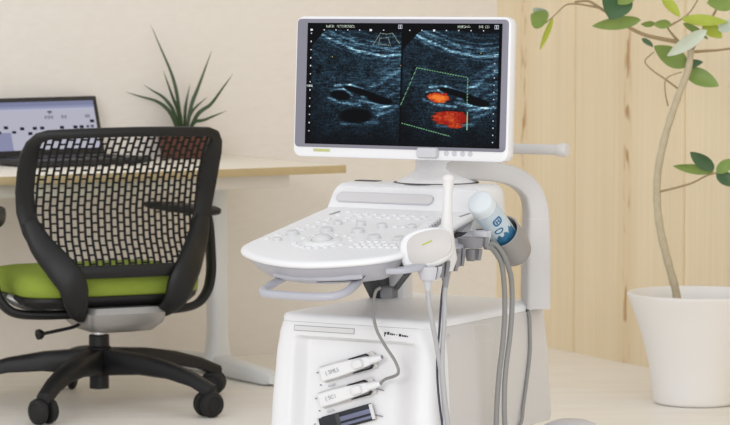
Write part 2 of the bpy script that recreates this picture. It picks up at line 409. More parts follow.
def ultrasound_picture():
    W, H = 386, 244                        # two faces per measured photo pixel; u 307..500, v 26..148
    rng = np.random.default_rng(5)
    v, u = np.mgrid[0:H, 0:W]; u = 307 + (u+.5)/2; v = 26 + (v+.5)/2
    img = np.zeros((H, W, 3)); img[:] = (.012, .014, .018)
    fine = rng.random((H, W)); spk = blur(fine, 1); spk = (spk-spk.mean())/spk.std()
    streak = rng.random((H, W))
    streak = sum(np.roll(streak, s, 1) for s in range(-5, 6)); streak = (streak-streak.mean())/streak.std()
    streak2 = rng.random((H, W)); streak2 = blur(sum(np.roll(streak2, s, 1) for s in range(-12, 13)), 1); streak2 = (streak2-streak2.mean())/streak2.std()
    blob = blur(blur(rng.random((H, W)), 7), 7); blob = (blob-blob.mean())/blob.std()
    def ell(U, cx, cy, rx, ry, rot=0):
        c, s = math.cos(rot), math.sin(rot); a = (U-cx); b = (v-cy)
        return np.sqrt(((a*c+b*s)/rx)**2 + ((-a*s+b*c)/ry)**2)
    def seg(U, x1, y1, x2, y2):
        L2 = (x2-x1)**2+(y2-y1)**2
        t = np.clip(((U-x1)*(x2-x1)+(v-y1)*(y2-y1))/L2, 0, 1)
        return np.hypot(U-(x1+t*(x2-x1)), v-(y1+t*(y2-y1)))
    for side, off, xl, xr in ((0, 0, 312, 402), (1, 95, 404, 497)):
        U = u - off
        inside = (u > xl) & (u < xr) & (v > 33) & (v > 33 + (326-U)*1.1)
        val = .165 + .045*spk + .03*streak + .02*blob
        # bright skin layers: shallow arcs dipping to the right of the middle
        arc = v - (34 + 26*np.sin(np.clip((U-312)/95, 0, 1)*PI*.62)**1.0)
        for d, wd, g in ((-20, 1.0, .10), (-14, 1.2, .20), (-9.5, 1.6, .34), (-6, 1.2, .22), (-1.8, 1.7, .5), (2.5, 1.2, .18)):
            wob = 1.2*np.sin(U*.23+d)
            val = val + g*np.exp(-((arc-d+wob*.4)/wd)**2)*(.75+.25*streak)
        val = np.where(arc < -24, val*.3, val)
        # middle tissue
        val = val + .05*np.exp(-((v-84)/16)**2)*(1+.6*streak2)
        right = np.clip((U-362)/30, 0, 1)
        diag = v - (104 - (U-350)*.62)
        for d, wd, g in ((0, 3.0, .20), (-7, 2.0, .12), (9, 2.5, .12), (17, 2.5, .18), (24, 2, .14)):
            val = val + 1.25*right*g*np.exp(-((diag*.85-d)/wd)**2)*(.8+.35*streak2)
        for x1, y1, x2, y2, wd, g in ((336, 89, 352, 88, 1.1, .45), (352, 88, 374, 96, 1.2, .4), (333, 94, 345, 92, 1.0, .38), (345, 92, 354, 98, 1.0, .34), (330, 101, 342, 106, 1.1, .32), (345, 106, 362, 108, 1.5, .42),
                                      (362, 104, 392, 108, 1.6, .36), (375, 111, 400, 108, 1.4, .3), (345, 127, 380, 125, 2.0, .3), (380, 118, 396, 112, 1.6, .26), (372, 90, 384, 86, 1.2, .22), (364, 100, 374, 101, 1.4, .3)):
            val = val + g*np.exp(-(seg(U, x1, y1, x2, y2)/wd)**2)*(.85+.2*streak)
        # vessels
        for cx, cy, rx, ry, rot in ((342, 98.5, 9.5, 4.6, .15), (364, 95, 19, 3.0, .28), (382, 102.5, 13, 4, .22), (358, 119, 16, 7.2, -.03)):
            e = ell(U, cx, cy, rx, ry, rot); k = np.clip((1.18-e)/.3, 0, 1); val = val*(1-k) + .015*k
        for cx, cy in ((321, 70.5), (319, 75)):
            e = ell(U, cx, cy, 2.5, 2); k = np.clip((1.2-e)/.4, 0, 1)*.8; val = val*(1-k)+.03*k
        deep = np.clip((v-122)/30, 0, 1); val = val*(1-.75*deep)
        left = np.clip((330-U)/20, 0, 1)*np.clip((v-60)/40, 0, 1); val = val*(1-.45*left)
        val = np.clip(val, 0, 1)
        t = val[..., None]
        col = np.concatenate([t*.60*(.55+t), t*.92*(.72+.5*t), t*1.02*(.9+.25*t)], 2)
        col = np.clip(col*(1.0+.35*np.clip(t-.2, 0, 1)), 0, 1)
        img = np.where(inside[..., None], col, img)
        if side:
            for cx, cy, rx, ry, rot, hot in ((439, 99, 11, 5, .12, .8), (452, 119, 18.5, 7.6, 0, .16), (446.5, 95.8, 2, 1.5, 0, .25), (457, 127, 8, 2.2, 0, .1)):
                e = np.sqrt((((u-cx)*math.cos(rot)+(v-cy)*math.sin(rot))/rx)**2 + ((-(u-cx)*math.sin(rot)+(v-cy)*math.cos(rot))/ry)**2) + .12*streak2*.5
                k = np.clip((1.05-e)/.16, 0, 1)[..., None]
                hotv = np.clip((hot*(1-e)*1.5 + .16*blob + .12*spk) + (.3 if cx == 439 else 0) + np.where((cx == 452) & (u < 444), .16, 0), 0, 1)[..., None]
                red = np.concatenate([.58+.36*hotv, .09+.40*hotv, .05+.14*hotv], 2)
                img = img*(1-k)+red*k
            for x1, y1, x2, y2 in ((418, 70, 468, 79), (468, 79, 468, 106), (418, 70, 403, 107), (404, 125, 452, 137)):
                d = np.hypot(*( (u-(x1+np.clip(((u-x1)*(x2-x1)+(v-y1)*(y2-y1))/((x2-x1)**2+(y2-y1)**2), 0, 1)*(x2-x1))), (v-(y1+np.clip(((u-x1)*(x2-x1)+(v-y1)*(y2-y1))/((x2-x1)**2+(y2-y1)**2), 0, 1)*(y2-y1)))))
                dash = (np.sin((u+v)*2.1) > -.5)
                img = np.where(((d < .45) & dash)[..., None], (.42, .62, .46), img)
            d = np.hypot(u-468.5, np.clip(v-113, 0, 17)-(v-113)); img = np.where((d < .5)[..., None], (.55, .75, .6), img)
    def dot(x, y, r=.6, c=(.9, .92, .95)):
        nonlocal img; img = np.where(((abs(u-x) < r) & (abs(v-y) < r))[..., None], c, img)
    for i in range(13): dot(311, 36.5+i*8.2, .75 if i % 2 else .55)
    for i in range(13): dot(493.5, 58+i*7.0, .65, (.8, .85, .9))
    for i in range(7): dot(312+i*12, 33, .5); dot(410+i*12, 33, .5)
    for x, y in ((311, 33), (371, 33), (434, 33)): dot(x, y, 1.0)
    for x0, x1 in ((326, 331), (332, 334), (337, 355), (457, 469), (477, 482), (483, 488)):        # the caption rows, too small to read
        band = (u > x0) & (u < x1) & (v > 28.2) & (v < 30.4) & (np.floor(u*2) % 3 > 0) & (fine < .62)
        img = np.where(band[..., None], (.74, .78, .72), img)
    for x in (400.5, 494.5):
        fr = (abs(u-x) < 2.2) & (abs(v-29.5) < 2.2) & ~((abs(u-x) < 1.4) & (abs(v-29.5) < 1.4) & (abs(u-x) > .5)); img = np.where(fr[..., None], (.75, .78, .82), img)
    for i in range(7):
        img = np.where(((abs(u-307.8-i*.9) < .35) & (abs(v-89.5) < 1.1) & (fine < .75))[..., None], (.85, .88, .9), img)
    # body mark outline at the upper right of the left picture
    P = [(374, 47.5), (381, 36), (387, 37), (393, 36), (400, 46)]; Q = [(379, 47), (380.5, 41), (389, 40.5), (391, 48), (379, 47)]
    for poly in (P, Q):
        for (x1, y1), (x2, y2) in zip(poly, poly[1:]):
            d = seg(u, x1, y1, x2, y2); img = np.where(((d < .4) & (np.sin((u-v)*3.3) > -.6))[..., None], (.50, .55, .52), img)
    for x, y, c in ((333, 60, (.7, .6, .3)), (384, 58, (.7, .6, .3)), (402, 68, (.6, .5, .3)), (480, 55, (.6, .6, .3))): dot(x, y, .5, c)
    return img

def laptop_picture():
    W, H = 200, 96
    img = np.zeros((H, W, 3)); img[:] = (.72, .72, .78)
    v, u = np.mgrid[0:H, 0:W]; u = (u+.5)/W; v = (v+.5)/H     # u 0 left .. 1 right
    img[v < .09] = (.50, .52, .64); img[(v > .09) & (v < .15)] = (.58, .60, .72); img[(v >= .15) & (v < .19)] = (.72, .72, .80)
    img[(u < .17) & (v > .62)] = (.55, .56, .68)
    def r(x, y, w, h, c=(.10, .10, .16)): img[(abs(u-x) < w) & (abs(v-y) < h)] = c
    for x, y in ((.06, .62), (.13, .52), (.20, .62), (.28, .55), (.35, .66), (.40, .55), (.47, .55), (.66, .55), (.79, .55), (.85, .55), (.96, .44)): r(x, y, .018, .03)
    for x, y in ((.91, .55), (.955, .55)): r(x, y, .015, .025, (.32, .32, .42))
    for x, y in ((.52, .33), (.55, .33), (.58, .33), (.68, .33), (.71, .33), (.91, .33), (.935, .33)):
        r(x, y, .009, .03, (.36, .36, .45)); r(x, y+.008, .004, .012, (.72, .72, .78))
    r(.565, .22, .02, .02, (.3, .3, .38)); r(.56, .255, .012, .008, (.3, .3, .38))
    return img

# ================================================================== LAPTOP
def laptop():
    t = thing('laptop', 'open black laptop with calendar on screen, left end of the desk', 'laptop', (-.23, -.11, .71), 'L')
    Wl = .47
    z0 = .712
    mb = MB(); mb.box((-Wl/2, -.13, z0+.011), (Wl, .25, .02), bevel=.006, seg=3)
    base = mb.build('base', KEYM, t, 'L')
    mb = MB()
    for r in range(5):
        for c in range(14):
            mb.box((-Wl/2 + (c-6.5)*.028, -.05-r*.021, z0+.0222), (.024, .017, .003), bevel=.001, seg=1)
    mb.build('keyboard', KEYK, base, 'L')
    tl = math.radians(14.5); h = .203
    up = Vector((0, math.sin(tl), math.cos(tl))); nb = Vector((0, math.cos(tl), -math.sin(tl)))
    org = Vector((-Wl/2, -.006, z0+.019))
    mb = MB(); M = Matrix((Vector((1, 0, 0)), nb, up)).transposed()
    mb.box(org + up*h/2 + nb*.006, (Wl, .011, h), rot=M, bevel=.004, seg=2)
    lid = mb.build('lid', KEYM, t, 'L')
    mb = MB(); mb.tube([org+Vector((-Wl*.38, 0, -.001)), org+Vector((Wl*.38, 0, -.001))], .007, n=10); mb.build('hinge', KEYM, t, 'L')
    m = screen_material('laptop_screen', .92)
    pl = lambda x, z: org + Vector((x, 0, 0)) + up*z - nb*.0002
    picture_mesh('display', laptop_picture(), -Wl/2+.018, Wl/2-.018, .024, h-.016, 0, lid, m, 'L', plane=pl)
laptop()

# ================================================================== SPIKY PLANT
def spiky():
    D0 = 10.27; c = at(184, 158, D0)
    t = thing('spiky_plant', 'narrow leaved spiky plant in a reddish brown pot on the desk', 'plant', (c.x, c.y, .71))
    mb = MB(); mb.lathe([(.07, 0), (.078, .003), (.092, .085), (.096, .092), (.096, .1), (.09, .1), (.086, .09), (.083, .082)], (c.x, c.y, .711), n=40)
    mb.build('pot', POTR, t)
    mb = MB(); mb.lathe([(.084, .07), (.085, .084), (.05, .088), (.002, .09)], (c.x, c.y, .711), n=32); mb.build('soil', SOIL, t)
    mb = MB(); root = Vector((c.x, c.y, .797))
    leaves = [((172, 75), (151, 25), .0, .012), ((198, 88), (212, 50), .05, .013), ((211, 104), (233, 74), -.06, .013), ((204, 120), (226, 111), -.12, .012),
              ((158, 102), (126, 92), -.04, .013), ((164, 98), (144, 85), -.05, .012), ((173, 98), (163, 70), -.09, .012), ((195, 108), (207, 97), .05, .010),
              ((186, 104), (190, 84), .06, .011), ((178, 108), (171, 96), -.10, .010)]
    for (mx, my), (tx, ty), dd, w in leaves:
        mid = at(mx, my, D0+dd*.55); tip = at(tx, ty, D0+dd)
        path = smooth_path([root + Vector(((tx-184)*.0002, dd*.1, -.02)), root.lerp(mid, .5)+Vector((0, dd*.1, .012)), mid, mid.lerp(tip, .55), tip], 5)
        n = len(path)
        rad = [(max(.0008, w*.22*(1-i/(n-1))**.8+.0006), max(.0008, w*(1-(i/(n-1))**1.4)*(.75+.5*min(1, i/(n*.35))))) for i in range(n)]
        side = (tip-root).cross(Vector((0, 1, 0))).normalized()
        mb.tube(path, [(a_, b_*.62) for a_, b_ in rad], n=6, up=Vector((0, -1, .25)))
    mb.build('foliage', SPIKE, t)
spiky()

# ================================================================== OFFICE CHAIR
def chair():
    t = thing('office_chair', 'black mesh back office chair with green seat pushed up to the desk', 'chair', (0, 0, 0), 'K')
    YP = [(.40, -.270), (.46, -.245), (.54, -.205), (.62, -.196), (.70, -.216), (.78, -.256), (.865, -.318)]
    HW = [(.42, .180), (.455, .214), (.50, .244), (.56, .274), (.62, .292), (.70, .299), (.78, .298), (.84, .290), (.865, .280)]
    surf = lambda x, z: Vector((x, interp(YP, z) + .55*x*x, z))
    ZB, ZT = .452, .852
    # frame around the mesh
    loop = []
    zt = .853; zb = .438
    for k in range(11): loop.append(surf(-.254 + .508*k/10, zt + .006*(1-((k-5)/5)**2)))
    side = [(.279, .843), (.290, .822), (.293, .79), (.294, .74), (.292, .68), (.285, .62), (.270, .56), (.248, .51), (.224, .475), (.200, .452)]
    for x, z in side: loop.append(surf(x, z))
    for k in range(9): loop.append(surf(.17 - .34*k/8, .438))
    for x, z in reversed(side): loop.append(surf(-x, z))
    P = loop; m = len(P)
    mb = MB(); rings = []
    for i in range(m):
        T = (P[(i+1) % m]-P[i-1]).normalized(); nrm = Vector((0, 1, 0)); nrm = (nrm-T*T.y).normalized(); b = T.cross(nrm)
        topness = max(0, min(1, (P[i].z-.80)/.05)); w = .030*(1-topness)+.015*topness
        if P[i].z < .46: w = .02
        rings.append([P[i] + nrm*math.copysign(abs(math.cos(a))**.7, math.cos(a))*.012 + b*math.copysign(abs(math.sin(a))**.7, math.sin(a))*w for a in [2*PI*k/12 for k in range(12)]])
    mb.rings(rings, closed=True)
    bf = mb.build('backrest_frame', BLACKF, t, 'K')
    # woven mesh: vertical ribs and staggered short bars, so that the slots are open
    mb = MB(); px, pz = .0205, .0268; wr, wb = .0072, .0056
    hw = lambda z: interp(HW, z)-.020
    nc = 15
    def strip(pts, dx, dz, th=.0018):
        for a, b in zip(pts, pts[1:]):
            vs = []
            for p in (a, b):
                for o in ((-1, -1), (1, -1), (1, 1), (-1, 1)):
                    vs.append(p + Vector((dx*o[0], th*o[1], dz*o[0])))
            mb.add(vs, [(0, 1, 5, 4), (1, 2, 6, 5), (2, 3, 7, 6), (3, 0, 4, 7)])
    for i in range(-nc, nc+1):
        x = (i+.5)*px; seq = []
        for k in range(41):
            z = ZB-.008 + (ZT-ZB+.01)*k/40
            if abs(x) < hw(z)+.012: seq.append(surf(x, z))
        if len(seq) > 2: strip(seq, wr/2, 0)
    for i in range(-nc, nc+1):
        x = i*px
        for k in range(18):
            z = ZB + (k + (.5 if i % 2 else 0))*pz - .004
            if z > ZT+.003 or abs(x) > hw(z)+.02: continue
            a, b = surf(x-px/2, z), surf(x+px/2, z); strip([a, b], 0, wb/2)
    mb.build('backrest_mesh', MESHM, t, 'K', smooth=None)
    # yoke: two stems from the frame's lower corners under the seat
    for s in (-1, 1):
        mb = MB()
        pts = smooth_path([surf(s*.278, .59)+Vector((0, -.008, 0)), surf(s*.250, .52)+Vector((0, -.012, 0)), surf(s*.208, .455)+Vector((0, -.014, 0)), (s*.176, -.255, .405), (s*.158, -.240, .345), (s*.13, -.19, .308), (s*.07, -.11, .296)], 5)
        n = len(pts); rad = []
        for i in range(n):
            f = i/(n-1); rad.append((.014+.008*math.sin(PI*min(1, f*1.3)), .024+.022*math.sin(PI*min(1, f*1.2))**1))
        mb.tube(pts, rad, n=14, up=(0, 1, .3), section=2.6)
        mb.build('back_support', BLACKF, t, 'K')
    # seat
    def seat_loop(z, g): return [(p[0], p[1], z) for p in rrect(-.01, .02, .285-g, .225-g, .095-g*.6, 8)]
    mb = MB(); mb.loft([seat_loop(.358, .012), seat_loop(.366, .0), seat_loop(.395, -.004), seat_loop(.416, .006), seat_loop(.427, .022), seat_loop(.432, .05), seat_loop(.434, .09)])
    mb.build('seat', GREEN, t, 'K', smooth=80)
    mb = MB(); mb.loft([seat_loop(.322, .05), seat_loop(.332, .02), seat_loop(.348, .004), seat_loop(.3575, .006)])
    mb.build('seat_shell', BLACK, t, 'K', smooth=60)
    mb = MB(); mb.loft([[(p[0], p[1], z) for p in rrect(.02, -.07, hx, hy, .03, 5)] for z, hx, hy in ((.240, .06, .06), (.247, .10, .10), (.274, .122, .135), (.305, .128, .15), (.323, .12, .14))])
    mb.build('tilt_mechanism', SILVER, t, 'K')
    # side brackets (silver) seen below the seat
    for s in (-1, 1):
        mb = MB(); mb.tube(smooth_path([(s*.30, -.02, .352), (s*.27, -.035, .338), (s*.2, -.055, .318), (s*.12, -.07, .305)], 4), [(.014+.006*min(1, i/5), .022) for i in range(13)], n=12)
        mb.build('side_bracket', SILVER, t, 'K')
    # arm loops and pads
    for s in (-1, 1):
        pts = smooth_path([(s*.335-(.03 if s < 0 else 0), -.06, .588), (s*.345-(.02 if s < 0 else 0), -.055, .54), (s*.352, -.05, .46), (s*.352, -.05, .40), (s*.336, -.055, .345), (s*.295, -.065, .308), (s*.22, -.08, .298), (s*.1, -.1, .298)], 5)
        mb = MB(); mb.tube(pts, [(.013, .026)]*len(pts), n=14, up=(0, -.2, 1) if False else None, section=2.6)
        arm = mb.build('armrest', BLACKF, t, 'K')
        mb = MB()
        sh = .035 if s < 0 else 0; a, b = Vector((s*.350-sh, -.105, .597-sh*.5)), Vector((s*.225-sh, .19, .607))
        pts = [a.lerp(b, f) for f in (0, .03, .1, .3, .6, .85, .96, 1)]
        mb.tube(pts, [(.004, .012), (.012, .03), (.016, .04), (.016, .042), (.015, .036), (.013, .028), (.009, .018), (.003, .006)], n=16, up=(0, 0, 1), section=2.8)
        mb.build('armrest_pad', BLACK, arm, 'K')
    # lever
    mb = MB(); mb.tube(smooth_path([(-.06, -.075, .285), (-.105, -.09, .262), (-.15, -.10, .254), (-.218, -.115, .246)], 4), .0055, n=8)
    lv = mb.build('lever', BLACK, t, 'K')
    mb = MB(); d = Vector((-.218, -.115, .246))
    mb.lathe([(.006, 0), (.011, .004), (.016, .012), (.016, .022), (.008, .026), (.001, .027)], d, axis=(-1, -.2, -.1), n=16); mb.build('lever_knob', BLACK, lv, 'K')
    # column
    mb = MB(); mb.lathe([(.020, .20), (.020, .27)], n=20); mb.build('gas_lift', CHROME, t, 'K')
    mb = MB(); mb.lathe([(.030, .055), (.030, .105), (.036, .108), (.038, .182), (.034, .186), (.0315, .187), (.0315, .219), (.028, .222), (.001, .222)], n=28); mb.build('hub', BLACK, t, 'K')
    # five legs & casters. photo: casters at front, right, right rear, rear, left
    r0 = .432
    a0 = math.degrees(math.atan2(8.80-9.20, -.937+.82)) - 25.5
    first = None
    for k in range(5):
        a = math.radians(a0 + 72*k); d = Vector((math.cos(a), math.sin(a), 0)); q = Vector((-d.y, d.x, 0))
        mb = MB()
        rings = []
        for f, zt_, h, w in ((0.02, .178, .085, .034), (.15, .176, .075, .034), (.4, .168, .058, .032), (.65, .150, .045, .029), (.85, .126, .038, .026), (.97, .104, .038, .024), (1.03, .094, .034, .020)):
            c = d*r0*f
            rings.append([c + q*x*w + Vector((0, 0, zt_-h/2+y*h/2)) for x, y in ((1, .45), (.7, 1), (0, 1.06), (-.7, 1), (-1, .45), (-.9, -.8), (-.6, -1), (.6, -1), (.9, -.8))])
        mb.loft(rings)
        leg = mb.build('leg', BLACK, t, 'K', smooth=50)
        c = d*r0; sw = math.radians([20, 100, 60, 150, 40][k]); w = Vector((math.cos(sw), math.sin(sw), 0)); fw = Vector((-w.y, w.x, 0))
        mb = MB(); mb.lathe([(.009, .058), (.009, .075), (.017, .078), (.017, .083)], c, n=14)
        mb.box(c + fw*.006 + Vector((0, 0, .05)), (.012, .044, .03), rot=Matrix((w, fw, Vector((0, 0, 1)))).transposed(), bevel=.005)
        cast = mb.build('caster', BLACK, t, 'K')
        for s in (-1, 1):
            mb = MB(); mb.lathe([(.008, -.002), (.032, 0), (.0385, .004), (.0395, .013), (.036, .022), (.024, .027), (.022, .025), (.001, .026)], c + fw*.006 + Vector((0, 0, .0395)) + w*s*.008, axis=w*s, n=28)
            mb.build('wheel', RUB, cast, 'K')
chair()

# ================================================================== ULTRASOUND MACHINE
US = thing('ultrasound_machine', 'white cart ultrasound scanner with tilted control console and dark scan monitor', 'medical scanner', (0, .26, 0), 'M')
def cz(y): return .712 + .18*y

def machine_body():
    t = US
    # main cabinet
    def lp(z, hx, y0, y1, r): return [(p[0], p[1], z) for p in rrect(0, (y0+y1)/2, hx, (y1-y0)/2, r, 6)]
    mb = MB(); mb.loft([lp(.225, .224, .062, .585, .01), lp(.24, .226, .062, .588, .01), lp(.40, .216, .062, .585, .01), lp(.498, .206, .062, .58, .01), lp(.500, .204, .064, .577, .01)])
    mb.build('cabinet', WHITE2, t, 'M')
    mb = MB(); mb.loft([lp(.5005, .206, .004, .580, .040), lp(.511, .205, .005, .579, .040), lp(.517, .200, .010, .574, .037), lp(.5195, .190, .020, .564, .03)])
    mb.build('top_cover', WHITE, t, 'M')
    # wheeled base
    mb = MB(); mb.loft([lp(.085, .20, .02, .56, .06), lp(.10, .215, .0, .60, .06), lp(.19, .215, .0, .60, .06), lp(.215, .20, .02, .57, .05)])
    base = mb.build('wheeled_base', LGREY, t, 'M')
    mb = MB(); mb.loft([[(.225+p[0], .68+p[1], z-.022) for p in rrect(0, 0, hx, hy, .03, 5)] for z, hx, hy in ((.125, .055, .075), (.19, .06, .08), (.222, .052, .07), (.232, .036, .05))])
    mb.build('rear_bumper', LGREY, t, 'M', smooth=70)
    for x, y in ((-.17, .06), (.17, .06), (-.17, .56), (.17, .56)):
        mb = MB(); mb.lathe([(.012, .09), (.012, .10), (.03, .102), (.03, .112)], (x, y, 0), n=16); mb.box((x, y+.012, .075), (.022, .04, .05), bevel=.006)
        cs = mb.build('caster', DGREY, t, 'M')
        for s in (-1, 1):
            mb = MB(); mb.lathe([(.01, 0), (.046, .001), (.05, .005), (.05, .016), (.044, .021), (.001, .021)], (x+s*.012, y+.015, .05), axis=(s, 0, 0), n=24); mb.build('wheel', RUB, cs, 'M')
    # front cover: a shell with a soft recess on its left, bulging to the sides
    def hwf(z): return interp([(.225, .226), (.30, .224), (.42, .219), (.47, .214), (.5, .207), (.5005, .207)], z)
    def yf(z): return interp([(.225, -.026), (.30, -.021), (.40, -.011), (.47, -.003), (.49, .000), (.5, .003)], z)
    def ss(a, b, x):
        t_ = max(0, min(1, (x-a)/(b-a))); return t_*t_*(3-2*t_)
    nx, nz = 110, 90
    grid = []
    for j in range(nz+1):
        z = .225 + .2753*j/nz
        z = min(z, .5)
        for i in range(nx+1):
            f = -1 + 2*i/nx
            x = hwf(z)*math.copysign(1-(1-abs(f))**1.5, f) if abs(f) > .8 else f*hwf(z)*(1-.2**1.5)/.8
            r = .045; ex = max(0, abs(x)-(hwf(z)-r)); ex = min(ex, r)
            y = yf(z) + (r-math.sqrt(max(0, r*r-ex*ex)))
            et = max(0, z-.485)/.015; y += .0*et
            rec = ss(-.160, -.128, x)*(1-ss(.458, .470, z))*(1-ss(.10, .19, x))
            y += .038*rec
            slot = 1 if (-.156 < x < .005 and .477+.0 < z < .489) else 0
            grid.append((x, y, z))
    mb = MB(); W = nx+1
    fs = [(j*W+i, j*W+i+1, (j+1)*W+i+1, (j+1)*W+i) for j in range(nz) for i in range(nx)]
    vs = mb.add(grid, fs)
    # return edge into the cabinet
    per = [j*W for j in range(nz+1)] + [nz*W+i for i in range(1, W)] + [j*W+nx for j in range(nz-1, -1, -1)] + [i for i in range(nx-1, 0, -1)]
    bk = [(grid[k][0]*.99, .066, grid[k][2]) for k in per]; bv = [mb.bm.verts.new(p) for p in bk]
    n = len(per)
    for k in range(n):
        try: mb.bm.faces.new([vs[per[k]], vs[per[(k+1) % n]], bv[(k+1) % n], bv[k]])
        except ValueError: pass
    fc = mb.build('front_cover', WHITE, t, 'M', smooth=50)
    # pale label strip in a thin grey frame
    yy = lambda z: yf(z)
    def strip(x0, x1, z0, z1, dy, h):
        b = MB(); 
        pts = [(x0, z0), (x1, z0), (x1, z1), (x0, z1)]
        b.add([(x, yf(z)-dy, z) for x, z in pts] + [(x, yf(z)+h, z) for x, z in pts], [(0, 1, 2, 3), (0, 4, 5, 1), (1, 5, 6, 2), (2, 6, 7, 3), (3, 7, 4, 0)]); return b
    fr = strip(-.156, .007, .4795, .4925, .0008, .004).build('label_frame', MGREY, fc, 'M', smooth=None)
    strip(-.1545, .0055, .481, .4912, .0014, .003).build('label_strip', SLOT, fc, 'M', smooth=None)
    # maker's mark at the upper right, small dark lettering
    mb = MB()
    for x, w, z, h in ((.088, .0022, .484, .010), (.0905, .003, .4866, .0035), (.097, .0055, .4866, .0065), (.104, .003, .4852, .0045), (.1085, .003, .4848, .004), (.113, .0024, .4846, .0036), (.1195, .0012, .4845, .003),
                       (.128, .0055, .484, .006), (.1345, .003, .483, .004), (.139, .003, .4826, .004), (.1435, .003, .4824, .004), (.148, .002, .482, .003)):
        mb.box((x, yf(z)-.0004, z), (w, .0016, h))
    mb.build('maker_mark', INK, fc, 'M', smooth=None)
    # side panel details on the cabinet's right side (x = +)
    def sx(z): return interp([(.225, .2245), (.24, .226), (.40, .216), (.498, .206)], z)
    def side_line(y0, z0, y1, z1, w=.0012, n=6, m=SEAM, name='panel_seam'):
        b = MB(); b.tube([(sx(z0+(z1-z0)*k/n)-.0004, y0+(y1-y0)*k/n, z0+(z1-z0)*k/n) for k in range(n+1)], w, n=6); return b.build(name, m, cab, 'M')
    cab = bpy.data.objects['cabinet']
    b = MB()
    P = [(.205, .492), (.30, .485), (.30, .447), (.205, .452), (.205, .492)]
    for (y0, z0), (y1, z1) in zip(P, P[1:]): b.tube([(sx(z0)-.0004, y0, z0), (sx(z1)-.0004, y1, z1)], .0009, n=6)
    b.build('hatch', SLOT, cab, 'M')
    b = MB(); b.lathe([(.0065, -.002), (.0065, .0012), (.0045, .0012), (.0045, .0004), (.0001, .0004)], (sx(.478), .082, .478), axis=(1, 0, 0), n=20); b.build('screw_cap', LGREY, cab, 'M')
machine_body()

